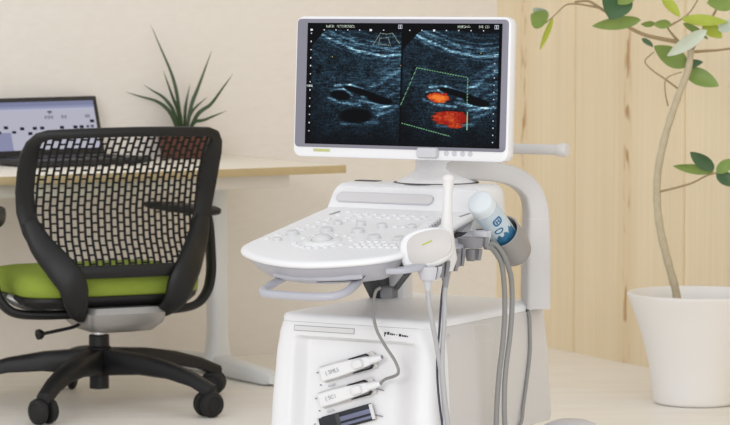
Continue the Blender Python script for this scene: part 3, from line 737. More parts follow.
def connectors():
    """three probe sockets on the front cover; two carry plugs"""
    fc = bpy.data.objects['front_cover']
    ysurf = lambda z: interp([(.225, -.026), (.30, -.021), (.40, -.011), (.47, -.003), (.5, .003)], z) + .0335
    out = []
    tilt = math.radians(17.5)
    ux = Vector((math.cos(tilt), 0, math.sin(tilt))); uz = Vector((-math.sin(tilt), 0, math.cos(tilt))); un = Vector((0, -1, 0))
    R = Matrix((ux, -un, uz)).transposed()
    for i, zc in enumerate((.402, .342, .282)):
        xc = -.012
        o = Vector((xc, ysurf(zc)-.001, zc))
        # socket plate
        mb = MB(); mb.box(o - ux*.008 + un*.001, (.150, .008, .040), rot=R, bevel=.003); sk = mb.build('probe_socket', WHITE2 if i < 2 else PORT, US, 'M')
        if i == 2:
            mb = MB(); mb.box(o + un*.0055 + ux*.02 + uz*.003, (.085, .004, .011), rot=R, bevel=.001); mb.box(o + un*.0055 + ux*.02 - uz*.011, (.085, .004, .007), rot=R, bevel=.001)
            mb.build('contact_row', PORTS, sk, 'M')
            mb = MB(); mb.box(o + un*.0055 - ux*.028, (.012, .004, .034), rot=R, bevel=.001); mb.build('latch', DGREY, sk, 'M')
            mb = MB(); mb.box(o + un*.0055 + ux*.066, (.008, .005, .036), rot=R, bevel=.001); mb.build('end_frame', SLOT, sk, 'M')
        # small index dots and faint markings around it
        for dx, dz in ((-.096, .008), (-.094, -.022)):
            mb = MB(); p = o + ux*dx + uz*dz; mb.lathe([(.0016, -.002), (.0016, .002), (.0001, .002)], (p.x, ysurf(p.z)+.0, p.z), axis=(0, -1, 0), n=10)
            mb.build('index_dot', INKG, sk, 'M')
        if i < 2:
            mb = MB()
            for k in range(9):
                p = o + Vector((.045+.005*k, 0, -.044-.0008*k)); mb.box((p.x, ysurf(p.z)-.0015-.0016*k*.0, p.z), (.0035, .004, .0022))
            mb.build('socket_caption', INKG, sk, 'M', smooth=None)
        p = o - ux*.078 + uz*.016; mb = MB(); mb.box((p.x, ysurf(p.z)-.001, p.z), (.014, .008, .008), rot=R, bevel=.001); mb.build('socket_tab', LGREY, sk, 'M')
        mb = MB(); p = o - ux*.065 - uz*.029; mb.box((p.x, ysurf(p.z)-.0005, p.z), (.018, .004, .004), rot=R, bevel=.0006)
        mb.build('socket_tab', LGREY, sk, 'M')
        out.append((o, ux, uz, un, R))
    labels = (('white flat probe plug in the upper socket of the scanner front', ' 5MLS'), ('white flat probe plug in the lower socket, with grey cord looping up', ' 5C1'))
    for i in range(2):
        o, ux, uz, un, R = out[i]
        t = thing('probe_plug', labels[i][0], 'plug', o, 'M', group=None)
        B = o + un*.006
        # body: tapered flat housing, wide at the left, nose to the right
        mb = MB(); rings = []
        for f, hw_, d0 in ((-.080, .012, .010), (-.077, .0165, .014), (-.03, .0165, .018), (.03, .0135, .020), (.055, .011, .020), (.062, .009, .018)):
            c = B + ux*f
            rings.append([c + uz*p[0] + un*(d0/2+p[1]) for p in rrect(0, 0, hw_, d0/2, min(.004, d0*.3), 3)])
        mb.loft(rings); mb.build('housing', WHITE, t, 'M')
        mb = MB(); mb.ball((0, 0, 0), .001, 6) if False else None
        c = B + ux*.032 + un*.021
        rg = []
        for d, k in ((0, 1), (.004, 1), (.007, .9), (.008, .75)):
            rg.append([c + ux*p[0] + uz*p[1] + un*d for p in rrect(0, 0, .0145*k, .0105*k, .0075*k, 5)])
        mb.loft(rg); mb.build('lock_button', PINW, t, 'M')
        # dark gaps above and below the nose
        mb = MB()
        mb.tube([B + ux*.004 + uz*.0168 + un*.006, B + ux*.05 + uz*.0168 + un*.006, B + ux*.055 + uz*.013 + un*.006], [(.0014, .006), (.0018, .006), (.0014, .006)], n=8, up=uz)
        mb.build('grip_gap', INK, t, 'M'); mb = MB()
        mb.tube([B + ux*.006 - uz*.0172 + un*.006, B + ux*.055 - uz*.0172 + un*.006, B + ux*.061 - uz*.012 + un*.006], [(.0014, .006), (.0022, .006), (.0015, .006)], n=8, up=uz)
        mb.build('grip_gap', INK, t, 'M')
        # strain relief nose
        mb = MB(); mb.tube([B + ux*.058 + un*.012, B + ux*.08 + un*.012, B + ux*.092 + un*.012, B + ux*.094 + un*.012], [.0095, .0085, .0058, .004], n=16); mb.build('strain_relief', WHITE, t, 'M')
        mb = MB(); mb.tube([B + ux*.0925 + un*.012, B + ux*.095 + un*.012], .0045, n=16); mb.build('cord_grommet', INKG, t, 'M')
        text_mesh('(' + labels[i][1], .0135, 'plug_marking', PLUGINK, t, B + ux*(-.042) + un*.0188, ux, uz)
        if i == 1:
            e = B + ux*.094 + un*.012
            pts = smooth_path([e, e+ux*.012+Vector((0, 0, .006)), (.150, -.05, .402), (.146, -.055, .43), (.118, -.055, .466), (.097, -.055, .50), (.088, -.055, .535), (.096, -.068, .560), (.108, -.078, .590), (.122, -.080, .600)], 6)
            mb = MB(); mb.tube(pts, .0036, n=10); mb.build('cord', CABLE, t, 'M')
        else:
            pass
connectors()

# ------------------------------------------------------------------ console
def console():
    half = []
    # right half outline from back centre to front centre (x>=0), then mirrored
    R_ = [(0.205, .24), (.209, .10), (.214, -.06), (.215, -.115), (.209, -.148), (.188, -.178), (.145, -.210), (.09, -.238), (.035, -.254), (0, -.256)]
    pts = smooth_path([(x, y, 0) for x, y in R_], 4)
    right = [(p.x, p.y) for p in pts]
    left = [(-x, y) for x, y in reversed(right[:-1])]
    outl = right + left
    def ring(inset, dz, shift=0, yb=None):
        o = []
        n = len(outl)
        for i, (x, y) in enumerate(outl):
            a = outl[i-1]; b = outl[(i+1) % n]
            tx, ty = b[0]-a[0], b[1]-a[1]; l = math.hypot(tx, ty) or 1
            nx_, ny_ = -ty/l, tx/l     # inward for this winding?
            if i in (0, n-1): nx_, ny_ = (-1 if x > 0 else 1)*.7, -.0
            # ensure inward
            if nx_*x + ny_*(y-.02) > 0: nx_, ny_ = -nx_, -ny_
            X, Y = x+nx_*inset, y+ny_*inset+shift
            o.append((X, Y, cz(Y)+dz))
        return o
    mb = MB(); mb.loft([ring(.010, -.0165), ring(.002, -.0135), ring(0, -.009), ring(.001, -.005), ring(.005, -.001), ring(.012, 0)])
    con = mb.build('console', WHITE, US, 'M', smooth=60)
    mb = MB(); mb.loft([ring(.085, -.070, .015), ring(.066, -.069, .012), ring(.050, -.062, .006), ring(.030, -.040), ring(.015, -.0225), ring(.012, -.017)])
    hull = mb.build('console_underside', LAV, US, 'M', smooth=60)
    # drawer-like insert in the underside with a dark outline, at the front
    mb = MB()
    front = [(0, -.256), (.035, -.254), (.09, -.238), (.145, -.210), (.188, -.178), (.209, -.148)]
    line = []
    for k in range(21):
        x = -.085 + .215*k/20
        y = interp(front, abs(x)) + .0385
        line.append(Vector((x, y, cz(y)-.0425)))
    mb.tube(line, [(.0105, .005)]*len(line), n=8, up=(0, .4, 1), section=4); ins = mb.build('keyboard_tray', LAV, US, 'M')
    mb = MB()
    l2 = [p + Vector((0, -.004, .0105)) for p in line[11:]]; l2 += [line[-1]+Vector((.007, .006, 0)), line[-1]+Vector((-.002, .002, -.0115))] + [p + Vector((0, .001, -.0112)) for p in reversed(line[11:-1])]
    mb.tube(l2, .0011, n=6); mb.build('tray_gap', DGREY, ins, 'M')
    # raised display block at the back
    def blk(y, z0, zt, hx, r, dyt):
        out = []
        base = [(hx+.0, z0), (hx+.0, z0)]
        P = rrect(0, 0, hx, (zt-z0)/2, r, 6)
        o = []
        for x, z in P:
            zz = (z0+zt)/2+z; f = (zz-z0)/(zt-z0)
            xx = x*(1-.025*max(0, f)); o.append((xx, y + dyt*f, zz))
        return o
    mb = MB(); mb.loft([blk(.192, .700, .803, .196, .018, .078), blk(.186, .693, .808, .203, .022, .080), blk(.195, .690, .812, .206, .024, .082), blk(.30, .70, .812, .206, .024, .03), blk(.375, .715, .812, .203, .024, .0), blk(.395, .72, .806, .193, .022, 0)])
    bl = mb.build('display_block', WHITE, US, 'M', smooth=50)
    # long oval status strip on its sloping face
    f0 = Vector((0, .229, .693)); fd = Vector((0, .080, .115)).normalized(); fn = Vector((0, -fd.z, fd.y))
    cc = Vector((-.054, .186+.080*.745, .693+.115*.745)) + fn*.0
    for nm, m, g, d in (('status_strip_rim', LGREY, 0, .0004), ('status_strip', STRIP, .0022, .0012)):
        mb = MB(); lp = [cc + Vector((x, 0, 0)) + fd*z for x, z in rrect(0, 0, .132-g, .0138-g, .0137-g, 8)]
        mb.loft([[p - fn*.003 for p in lp], [p + fn*d for p in lp]]); mb.build(nm, m, bl, 'M', smooth=None)
    # dark slit at the top rear left
    mb = MB(); mb.box((-.15, .335, .8125), (.06, .03, .003), bevel=.001); mb.build('top_vent', DGREY, bl, 'M')
    # ---- controls
    def on(x, y, dz=0): return Vector((x, y, cz(y)+dz))
    N = Vector((0, -.18, 1)).normalized(); V = Vector((0, 1, .18)).normalized(); X = Vector((1, 0, 0)); RM = Matrix((X, V, N)).transposed()
    # trackball with ring
    mb = MB(); c = on(-.033, -.079)
    mb.lathe([(.047, -.002), (.046, .002), (.040, .006), (.032, .0075), (.026, .006), (.0245, .003), (.0001, .003)], c, N, n=40); tr = mb.build('trackball_ring', PINW, con, 'M')
    mb = MB(); mb.lathe([(.0235, .002), (.022, .009), (.017, .0145), (.010, .0178), (.004, .019), (.0003, .0192)], c, N, n=32); mb.build('trackball', KNOB, con, 'M', smooth=80)
    # knobs
    knobs = [(-.150, -.085, .010, .006), (-.142, -.031, .0145, .0085), (-.073, .008, .0145, .009), (-.081, .074, .010, .008), (.009, .012, .0145, .009), (-.019, .074, .010, .009), (.078, -.033, .0145, .008), (.044, .064, .011, .009), (.143, -.032, .0145, .006), (.116, .075, .010, .007)]
    for x, y, r, h in knobs:
        mb = MB(); mb.lathe([(r*1.15, -.001), (r*1.1, .002), (r, .0025), (r*.97, h), (r*.86, h+.0016), (r*.0+.0003, h+.0018)], on(x, y), N, n=24)
        k = mb.build('knob', KNOB, con, 'M')
        mb = MB(); mb.lathe([(r*1.3, -.001), (r*1.28, .0012), (r*1.12, .0014)], on(x, y), N, n=24, cap=False); mb.build('knob_collar', GREYB, k, 'M') if False else mb.bm.free()
    # round and square buttons, laid out in arcs and rows
    sq = None
    rng = random.Random(3)
    places = []
    for k in range(9): places.append((-.185 + .0*k + k*.008, -.075+k*.033, 'r'))
    for k in range(8): places.append((-.165 + k*.0125, -.05+k*.031, 's'))
    for k in range(9):
        a = math.radians(200 + 17.5*k); places.append((-.033+.066*math.cos(a), -.079+.058*math.sin(a), 's'))
    for k in range(7):
        a = math.radians(20 + 23*k); places.append((-.033+.068*math.cos(a), -.079+.062*math.sin(a), 'r'))
    for r in range(3):
        for k in range(7): places.append((.065+.018*k, -.065-.024*r+.002*k, 's'))
    for r in range(2):
        for k in range(9): places.append((-.09+.026*k, .15+.024*r, 's'))
    for k in range(6): places.append((.05+.022*k, .075, 'r'))
    for k in range(5): places.append((-.13+.024*k, .11, 's'))
    protos = {}
    def clash(x, y):
        return any(math.hypot(x-a, y-b) < r+.012 for a, b, r, h in knobs) or abs(x) > .186 or (y < -.2)
    nb = 0
    for x, y, kind in places:
        if clash(x, y) or nb > 95: continue
        nb += 1
        if kind not in protos:
            mb = MB(); c = on(x, y)
            if kind == 'r': mb.lathe([(.0068, -.001), (.0066, .002), (.005, .0034), (.0003, .0037)], c, N, n=16)
            else: mb.box(c + N*.001, (.013, .010, .005), rot=RM, bevel=.0018)
            protos[kind] = (mb.build('button', PINW, con, 'M'), x, y)
        else:
            src, x0, y0 = protos[kind]
            o = copy_child(src, con); o.location = (x-x0, y-y0, cz(y)-cz(y0))
    # row of slide levers at the right rear
    mb = MB(); a = on(.142, -.01+.12); 
    s0, s1 = Vector((.172, .01, cz(.01))), Vector((.147, .155, cz(.155)))
    mb.tube([s0, s1], [(.003, .016)]*2, n=8, up=N, section=5); sl = mb.build('slider_strip', MGREY, con, 'M')
    d = (s1-s0)
    for k in range(8):
        c = s0 + d*(k+.5)/8
        mb = MB(); mb.box(c + N*.007 - X*.003, (.022, .0065, .012), rot=RM, bevel=.0018); mb.build('slider', PINW, con, 'M')
    # dark slit near the left rear and right rear corner
    for x, y in ((-.150, .176), (.185, .205)):
        mb = MB(); mb.tube([on(x-.004, y-.016, .0005), on(x+.004, y+.016, .0005)], [(.0012, .004)]*2, n=8, up=N); mb.build('slit', GREYB, con, 'M')
    # grab handle below the front
    pts = smooth_path([(x+.012, y, z-.006) for x, y, z in ((-.092, -.135, .636), (-.097, -.16, .626), (-.104, -.215, .610), (-.096, -.252, .602), (-.068, -.27, .599), (0, -.274, .598), (.068, -.27, .599), (.096, -.252, .602), (.104, -.215, .610), (.097, -.16, .626), (.092, -.135, .636))], 6)
    mb = MB(); mb.tube(pts, [(.0085, .0105)]*len(pts), n=16, section=2.6); mb.build('grab_handle', HANDLE, US, 'M')
    # lift post between cabinet and console
    mb = MB(); mb.box((-.128, .452, .61), (.05, .05, .23), bevel=.006); mb.build('lift_post', WHITE, US, 'M')
    mb = MB(); mb.tube([(-.172, .30, .70), (-.172, .38, .60), (-.165, .45, .512)], [(.03, .026)]*3, n=12, section=5); mb.build('lift_arm', DGREY, US, 'M')
console()

# ------------------------------------------------------------------ column, monitor, push handle
def upper():
    t = US
    mb = MB()
    cx, cy = .211, .522
    path = smooth_path([(cx, cy, .505), (cx, cy, .60), (cx, cy, .70), (cx-.001, cy-.001, .745), (cx-.012, cy-.01, .79), (cx-.04, cy-.034, .822), (cx-.085, cy-.072, .838), (cx-.135, cy-.115, .842), (cx-.19, cy-.155, .842)], 6)
    n = len(path)
    rad = [(.029, .036)]*n
    rad[-1] = (.022, .03)
    # sweep with a constant side direction so that the band does not twist
    sd = Vector((.65, -.76, 0)).normalized()
    rings = []
    for i, p in enumerate(path):
        T = (path[min(i+1, n-1)]-path[max(i-1, 0)]).normalized()
        f = max(0, min(1, (p.z-.66)/.12))
        ax = Vector((0, 1, 0)).lerp(Vector((.65, .76, 0)), 0)   # depth direction of the band
        plane = Vector((-.76, -.65, 0)).normalized()
        w_dir = Vector((0, 0, 1)).cross(plane) if f > 0 else Vector((0, 0, 1)).cross(plane)
        b = T.cross(w_dir).normalized()
        ra, rb = .041, .030 - .006*f
        ring = []
        for k in range(20):
            a = 2*PI*k/20; c_, s_ = math.cos(a), math.sin(a); e = 7
            ring.append(p + w_dir*math.copysign(abs(c_)**(2/e), c_)*ra + b*math.copysign(abs(s_)**(2/e), s_)*rb)
        rings.append(ring)
    mb.loft(rings); col = mb.build('monitor_arm', WHITE2, t, 'M', smooth=45)
    # seam round the arm
    zs = .724
    rg = []
    for dz in (-.0006, .0006):
        rg.append([(Vector((v[0], v[1], zs+dz))) for v in [(path[0]+ (r-path[0])*1.006) for r in rings[0]]])
    mb = MB(); mb.loft(rg, cap=False); mb.build('arm_seam', SLOT, col, 'M', smooth=None)
    # swivel dome on the display block
    mb = MB(); c = (.018, .372, .812)
    mb.lathe([(.096, 0), (.095, .004), (.078, .013), (.062, .021), (.054, .028), (.050, .034), (.050, .078), (.045, .08), (.001, .08)], c, n=48); mb.build('swivel_base', WHITE, t, 'M', smooth=50)
    mb = MB(); mb.lathe([(.103, -.001), (.103, .0015), (.097, .002)], c, n=48, cap=False); mb.build('swivel_gap', DGREY, t, 'M')
    mb = MB(); mb.tube([(.018, .365, .885), (.02, .32, .915), (.02, .272, .96)], [(.03, .05)]*3, n=16, section=4); mb.build('tilt_joint', WHITE2, t, 'M')
    # push handle behind the monitor
    mb = MB(); mb.tube([(-.30, .485, .892), (.30, .485, .892)], [(.0125, .0125)]*2, n=20)
    for s in (-1, 1): mb.lathe([(.0125, 0), (.0155, .002), (.0160, .008), (.0160, .022), (.014, .025), (.001, .0255)], (s*.288, .485, .892), axis=(s, 0, 0), n=20)
    mb.tube([(.09, .485, .892), (.085, .455, .858)], .018, n=14); mb.tube([(-.02, .485, .892), (.04, .43, .848)], .014, n=14)
    mb.build('push_handle', WHITE2, t, 'M')
    # ---- monitor
    tl = math.radians(3); up = Vector((0, math.sin(tl), math.cos(tl))); nb = Vector((0, math.cos(tl), -math.sin(tl))); cxm = .0245
    org = Vector((cxm, .185, 1.044))
    P = lambda x, z, d=0: org + Vector((x, 0, 0)) + up*z + nb*d
    HX, HZ = .289, .1675
    def lp(hx, hz, r, d, zc=0): return [P(x, z, d) for x, z in rrect(0, zc, hx, hz, r, 8)]
    mb = MB(); mb.loft([lp(HX-.006, HZ-.006, .016, -.004), lp(HX-.001, HZ-.001, .02, -.002), lp(HX, HZ, .021, .002), lp(HX, HZ, .021, .024), lp(HX-.006, HZ-.006, .02, .032), lp(HX-.05, HZ-.04, .03, .046), lp(HX-.07, HZ-.06, .03, .050)])
    mon = mb.build('monitor', WHITE, t, 'M', smooth=45)
    # grey bezel around the picture
    zc = .0085; hx, hz = HX-.0058, .1525
    def fp(hx_, hz_, d, r=.008, c=zc): return [P(x, z, d) for x, z in rrect(0, c, hx_, hz_, r, 4)]
    mb = MB(); mb.loft([fp(hx, hz, -.001, .010), fp(hx, hz, -.0062, .010), fp(hx-.002, hz-.002, -.007, .009)]); bz = mb.build('bezel', BEZEL, mon, 'M')
    # picture
    m = screen_material('scan_screen', 1.0)
    sxa, sxb = -.2545, .2685; sza, szb = -.1365, .1515
    pl = lambda x, z: P(x, z, -.0076)
    picture_mesh('display', ultrasound_picture(), sxa, sxb, sza, szb, 0, mon, m, 'M', plane=pl)
    # yellow-green maker's lettering, bottom left
    mb = MB(); x = -.232
    for w in (.004, .005, .004, .005, .004, .006, .005, .004):
        mb.box(P(x+w/2, -.1515, -.0045), (w, .0012, .0065)); x += w+.0012
    mb.build('maker_lettering', LIMEP, mon, 'M', smooth=None)
    # power and menu buttons
    for k, x in enumerate((.129, .150, .172, .192)):
        mb = MB(); mb.lathe([(.0065, 0), (.0062, .0016), (.0048, .002), (.0044, .0012), (.0002, .0012)], P(x, -.1505, -.0035), axis=-nb, n=18); mb.build('button', LGREY, mon, 'M')
    # grey latch at the lower edge
    mb = MB(); lo = [(p[0], p[1]) for p in rrect(.082, -.150, .0275, .0125, .006, 5)]
    mb.loft([[P(x, z, -.001) for x, z in lo], [P(x, z, -.012) for x, z in lo], [P(.082+(x-.082)*.9, -.15+(z+.15)*.85, -.016) for x, z in lo]]); mb.build('grip_latch', LGREY, mon, 'M')
    # mains lead along the cabinet side
    sx = lambda z: interp([(.225, .2245), (.24, .226), (.40, .216), (.498, .206)], z)+.005
    pts = smooth_path([(.200, .487, .508), (sx(.49), .487, .49), (sx(.45), .484, .45), (sx(.40), .474, .40), (sx(.34), .452, .34), (sx(.28), .425, .28), (sx(.24)+.002, .403, .238), (.215, .39, .215), (.20, .385, .19)], 5)
    mb = MB(); mb.tube(pts, .0042, n=10); mb.build('lead', CABLE, t, 'M')
    mb = MB(); mb.lathe([(.0075, 0), (.0075, .005), (.005, .007)], (.2025, .487, .500), axis=(.25, 0, 1), n=14); mb.build('lead_grommet', DGREY, t, 'M')
upper()

# ------------------------------------------------------------------ probe rack, cup holder
def rack():
    t = US
    zr = lambda y: cz(y)-.033
    mb = MB()
    pts = smooth_path([(.196, -.170, zr(-.17)), (.218, -.165, zr(-.165)), (.238, -.14, zr(-.14)), (.243, -.10, zr(-.10)), (.243, 0, zr(0)), (.243, .10, zr(.10)), (.236, .17, zr(.17))], 5)
    mb.tube(pts, [(.007, .022)]*len(pts), n=12, up=(0, 0, 1), section=4); rk = mb.build('probe_rack', LAV, t, 'M')
    for y in (-.1, .05, .16):
        mb = MB(); mb.box((.215, y, zr(y)-.002), (.06, .02, .014), bevel=.003); mb.build('rack_bracket', DGREY, t, 'M')
    # C-shaped cups, open to the outside
    def cup(c, ro, ri, h, a0, a1, m, name='probe_holder', taper=.72, up=0):
        mb = MB(); n = 22; rings = []
        for k in range(n+1):
            a = math.radians(a0 + (a1-a0)*k/n); d = Vector((math.cos(a), math.sin(a), 0)); c_ = Vector(c)
            rings.append([c_ + d*ro + Vector((0, 0, up)), c_ + d*ri + Vector((0, 0, up)), c_ + d*ri*taper + Vector((0, 0, -h)), c_ + d*ro*taper + Vector((0, 0, -h)), c_ + d*(ro*.96)+Vector((0, 0, -h*.4))])
        mb.loft(rings); return mb.build(name, m, t, 'M', smooth=40)
    cup((.262, -.105, zr(-.105)-.004), .028, .020, .030, 25, 335, LGREY)
    cup((.268, -.064, zr(-.064)-.002), .022, .014, .036, 40, 320, RACKG)
    cup((.264, -.016, zr(-.016)+.002), .026, .018, .040, 40, 320, RACKG)
    cup((.262, .030, zr(.030)+.002), .018, .011, .040, 40, 320, RACKG)
    cup((.272, .084, zr(.084)+.014), .037, .028, .022, 25, 335, RACKG, taper=.92)
    cup((.280, .074, zr(.074)-.010), .022, .013, .026, 60, 300, RACKG, taper=.8)
    cup((.262, .146, zr(.146)+.014), .022, .013, .030, 40, 330, LGREY)
    # cord hook: two dark rods with a grey block at the outer end
    for d in (-.006, .006):
        mb = MB(); mb.tube([(.226, -.115+d, .656), (.146, -.052+d, .597)], .0045, n=8); mb.build('hook_rod', DGREY, t, 'M')
    mb = MB(); mb.box((.133, -.061, .588), (.032, .03, .027), bevel=.004); mb.build('hook_clip', CLIPG, t, 'M')
    # slanted cup for the gel bottle
    A = Vector((.27, .105, .797)); B = Vector((.27, .268, .682)); ax = (B-A).normalized()
    c0 = B - ax*.052
    mb = MB(); mb.lathe([(.0445, .0), (.0440, .03), (.042, .075), (.039, .092), (.030, .099), (.001, .099)], c0, ax, n=40, cap=False)
    mb.lathe([(.0445, 0), (.0405, -.001), (.0395, .03), (.037, .08), (.001, .088)], c0, ax, n=40, cap=False)
    mb.build('bottle_cup', CUPG, t, 'M', smooth=50)
    mb = MB(); mb.box((.235, .235, .70), (.07, .03, .03), bevel=.005); mb.build('cup_bracket', DGREY, t, 'M')
    # ---- gel bottle, a thing of its own
    g = thing('gel_bottle', 'clear gel bottle with blue print tilted in the grey cup', 'bottle', B, 'M')
    S = .0315
    e = A + ax*.012
    Lb = (B-e).length
    mb = MB(); mb.lathe([(.024, Lb-.002), (S, Lb-.008), (S, .036), (S*.985, .031)], e, ax, n=40, cap=True); mb.build('bottle_body', BOTTLE, g, 'M', smooth=50)
    mb = MB(); mb.lathe([(.001, 0), (.024, .0005), (.0285, .003), (.0305, .008), (.031, .030), (.0295, .0305), (.001, .0305)], e, ax, n=40); mb.build('cap', CAPM, g, 'M', smooth=50)
    mb = MB(); mb.lathe([(.025, Lb-.004), (S-.0025, Lb-.010), (S-.0025, .078), (.001, .077)], e, ax, n=36); mb.build('gel', GELM, g, 'M', smooth=50)
    # print: curved patches facing the viewer
    view = Vector((-.5, -.86, .12)).normalized(); view = Matrix.Rotation(math.radians(30), 3, 'Z') @ Vector((.06, -.98, .15)); view = (view-ax*view.dot(ax)).normalized(); sd = ax.cross(view)
    def on_b(w, h, d=.0004):     # w around the girth (arc length), h along the bottle from the cap end
        a = w/S; return e + ax*h + (view*math.cos(a) + sd*math.sin(a))*(S+d)
    def ring_patch(w0, h0, a, b, wd, pw=2, n=28):
        o_, i_ = [], []
        for k in range(n):
            th = 2*PI*k/n; c_, s_ = math.cos(th), math.sin(th)
            q = math.copysign(abs(c_)**(2/pw), c_); r = math.copysign(abs(s_)**(2/pw), s_)
            o_.append((w0+a*q, h0+b*r)); i_.append((w0+(a-wd)*q, h0+(b-wd)*r))
        mb.loft([[on_b(w, h, .0001) for w, h in o_], [on_b(w, h, .0006) for w, h in o_], [on_b(w, h, .0006) for w, h in i_], [on_b(w, h, .0001) for w, h in i_]], cap=False)
    mb = MB()
    ring_patch(-.001, .062, .0120, .0125, .0040, 3)
    ring_patch(.009, .092, .0115, .0090, .0034, 2)
    for w, h, a, b in ((-.0045, .062, .0014, .0065), (.0025, .062, .0014, .0065), (-.001, .062, .0035, .0016)):
        q = [(w-a, h-b), (w+a, h-b), (w+a, h+b), (w-a, h+b)]; mb.add([on_b(x, y, .0007) for x, y in q], [(0, 1, 2, 3)])
    mb.build('print', BLUE, g, 'M')
    mb = MB(); n = 24; top = []; bot = []
    for k in range(n+1):
        w = -.028 + .056*k/n
        top.append((w, .112 + .006*math.sin(k*.9) + .003*math.sin(k*2.3))); bot.append((w, .145))
    vs = [on_b(w, h, .0004) for w, h in top] + [on_b(w, h, .0004) for w, h in bot]
    mb.add(vs, [(k, k+1, n+2+k, n+1+k) for k in range(n)]); mb.build('print_wave', BLUED, g, 'M', smooth=None)
    return zr
zr = rack()

# ------------------------------------------------------------------ probes and their cables
def probes():
    # convex probe lying in the front holder
    c = Vector((.252, -.100, .696))
    t = thing('ultrasound_probe', 'chunky white convex probe with green mark lying on the rack', 'probe', (.262, -.105, .66), 'M')
    fx = Vector((.93, .30, .2)).normalized(); fn = Vector((.22, -.95, .22)); fn = (fn-fx*fn.dot(fx)).normalized(); fz = fx.cross(fn)*-1
    if fz.z < 0: fz = -fz
    def lp(sx, sz, d, pw=3.0, n=36, ox=0, oz=0):
        o = []
        for k in range(n):
            a = 2*PI*k/n; q = math.copysign(abs(math.cos(a))**(2/pw), math.cos(a)); r = math.copysign(abs(math.sin(a))**(2/pw), math.sin(a))
            sh = 1 - .16*max(0, q)*1     # narrower to the right
            o.append(c + fx*(sx*q+ox) + fz*(sz*r*sh+oz+.004*q) + fn*d)
        return o
    mb = MB(); mb.loft([lp(.040, .030, -.032), lp(.054, .040, -.026), lp(.061, .045, -.012), lp(.062, .046, .002), lp(.058, .043, .012), lp(.052, .038, .016)])
    mb.build('probe_head', WHITE, t, 'M', smooth=60)
    mb = MB(); mb.loft([lp(.052, .0375, .010, 3.2, ox=.009), lp(.052, .0375, .0155, 3.2, ox=.009), lp(.049, .035, .0175, 3.2, ox=.009)]); mb.build('face_plate', FACE, t, 'M', smooth=50)
    mb = MB(); mb.tube([c+fx*(-.006)+fz*.006+fn*.0175, c+fx*.018+fz*.0115+fn*.0175], [(.0008, .0018)]*2, n=8, up=fn); mb.build('index_mark', LIME, t, 'M')
    mb = MB(); mb.lathe([(.0035, 0), (.0035, .002), (.0002, .002)], c+fx*.055+fz*.006+fn*.012, axis=fn, n=12); mb.lathe([(.0035, 0), (.0035, .002), (.0002, .002)], c+fx*.034+fz*.032+fn*.012, axis=fn, n=12); mb.build('stud', INKG, t, 'M')
    j = Vector((.258, -.105, .664))
    mb = MB(); mb.tube([j+Vector((0, 0, .0)), j-Vector((0, 0, .022)), j-Vector((0, 0, .048)), j-Vector((0, 0, .062))], [.017, .016, .009, .006], n=18); mb.build('strain_relief', LGREY, t, 'M')
    s = lambda z: interp([(.225, .222), (.40, .212), (.50, .205)], z)
    mb = MB(); mb.tube(smooth_path([j-Vector((0, 0, .06)), (.257, -.098, .57), (.254, -.075, .52), (.250, -.045, .46), (.246, -.02, .40), (.243, .0, .33), (.241, .01, .26), (.24, .02, .18), (.24, .05, .10), (.25, .11, .03), (.29, .20, .0055), (.34, .3, .0055)], 6), .0055, n=12)
    mb.build('probe_cord', CABLE2, t, 'M')
    # slim probe standing upright
    t = thing('ultrasound_probe', 'slim white wand probe standing upright in the rack', 'probe', (.262, -.03, .66), 'M')
    pts = smooth_path([(.262, -.030, .640), (.262, -.028, .668), (.259, -.022, .70), (.255, -.012, .735), (.252, -.004, .775), (.250, .002, .815), (.249, .006, .838), (.249, .007, .852), (.249, .007, .858)], 5)
    rr = interp
    rad = []
    for p in pts: rad.append(interp([(.64, .017), (.668, .025), (.70, .0205), (.735, .0140), (.775, .0115), (.815, .0105), (.835, .0125), (.846, .0145), (.854, .0115), (.858, .004)], p.z))
    mb = MB(); mb.tube(pts, rad, n=24); mb.build('probe_body', WAND, t, 'M', smooth=70)
    j = Vector((.262, -.030, .648))
    mb = MB(); mb.tube([j, j-Vector((0, 0, .014)), j-Vector((0, 0, .03)), j-Vector((0, .001, .045))], [.0135, .0115, .008, .006], n=18); mb.build('strain_relief', MGREY, t, 'M')
    mb = MB(); mb.tube(smooth_path([j-Vector((0, .001, .043)), (.261, -.033, .58), (.262, -.034, .54), (.258, -.035, .48), (.254, -.03, .42), (.252, -.012, .34), (.251, .008, .27), (.252, .02, .18), (.256, .05, .10), (.27, .10, .03), (.31, .19, .0055), (.37, .27, .0055)], 6), .0055, n=12)
    mb.build('probe_cord', CABLE2, t, 'M')
    # dark lead just behind these two
    mb = MB(); mb.tube(smooth_path([(.236, .02, .645), (.236, .0, .58), (.236, -.012, .50), (.234, -.018, .43), (.234, -.012, .36), (.236, .005, .28), (.238, .03, .2), (.24, .07, .10), (.26, .13, .03), (.30, .24, .004), (.34, .35, .004)], 6), .0026, n=10)
    o = mb.build('instrument_cable', CABLED, None, 'M', origin=to_world((.236, .02, .645), 'M')); tag(o, 'thin navy cord hanging between the two pale probe cords', 'cable')
    # two thick grey cords from the rear holders
    A = smooth_path([(.268, .150, .682), (.274, .170, .678), (.279, .190, .660), (.281, .209, .635), (.280, .224, .58), (.276, .234, .52), (.270, .236, .45), (.264, .230, .38), (.260, .226, .30), (.258, .228, .22), (.258, .245, .12), (.27, .27, .03), (.31, .33, .0065), (.36, .42, .0065)], 6)
    B = smooth_path([(.268, .162, .688), (.278, .180, .686), (.288, .200, .664), (.292, .220, .632), (.291, .238, .60), (.288, .248, .54), (.282, .250, .47), (.276, .243, .40), (.274, .238, .34), (.274, .240, .26), (.274, .262, .16), (.285, .29, .05), (.325, .36, .0065), (.39, .44, .0065)], 6)
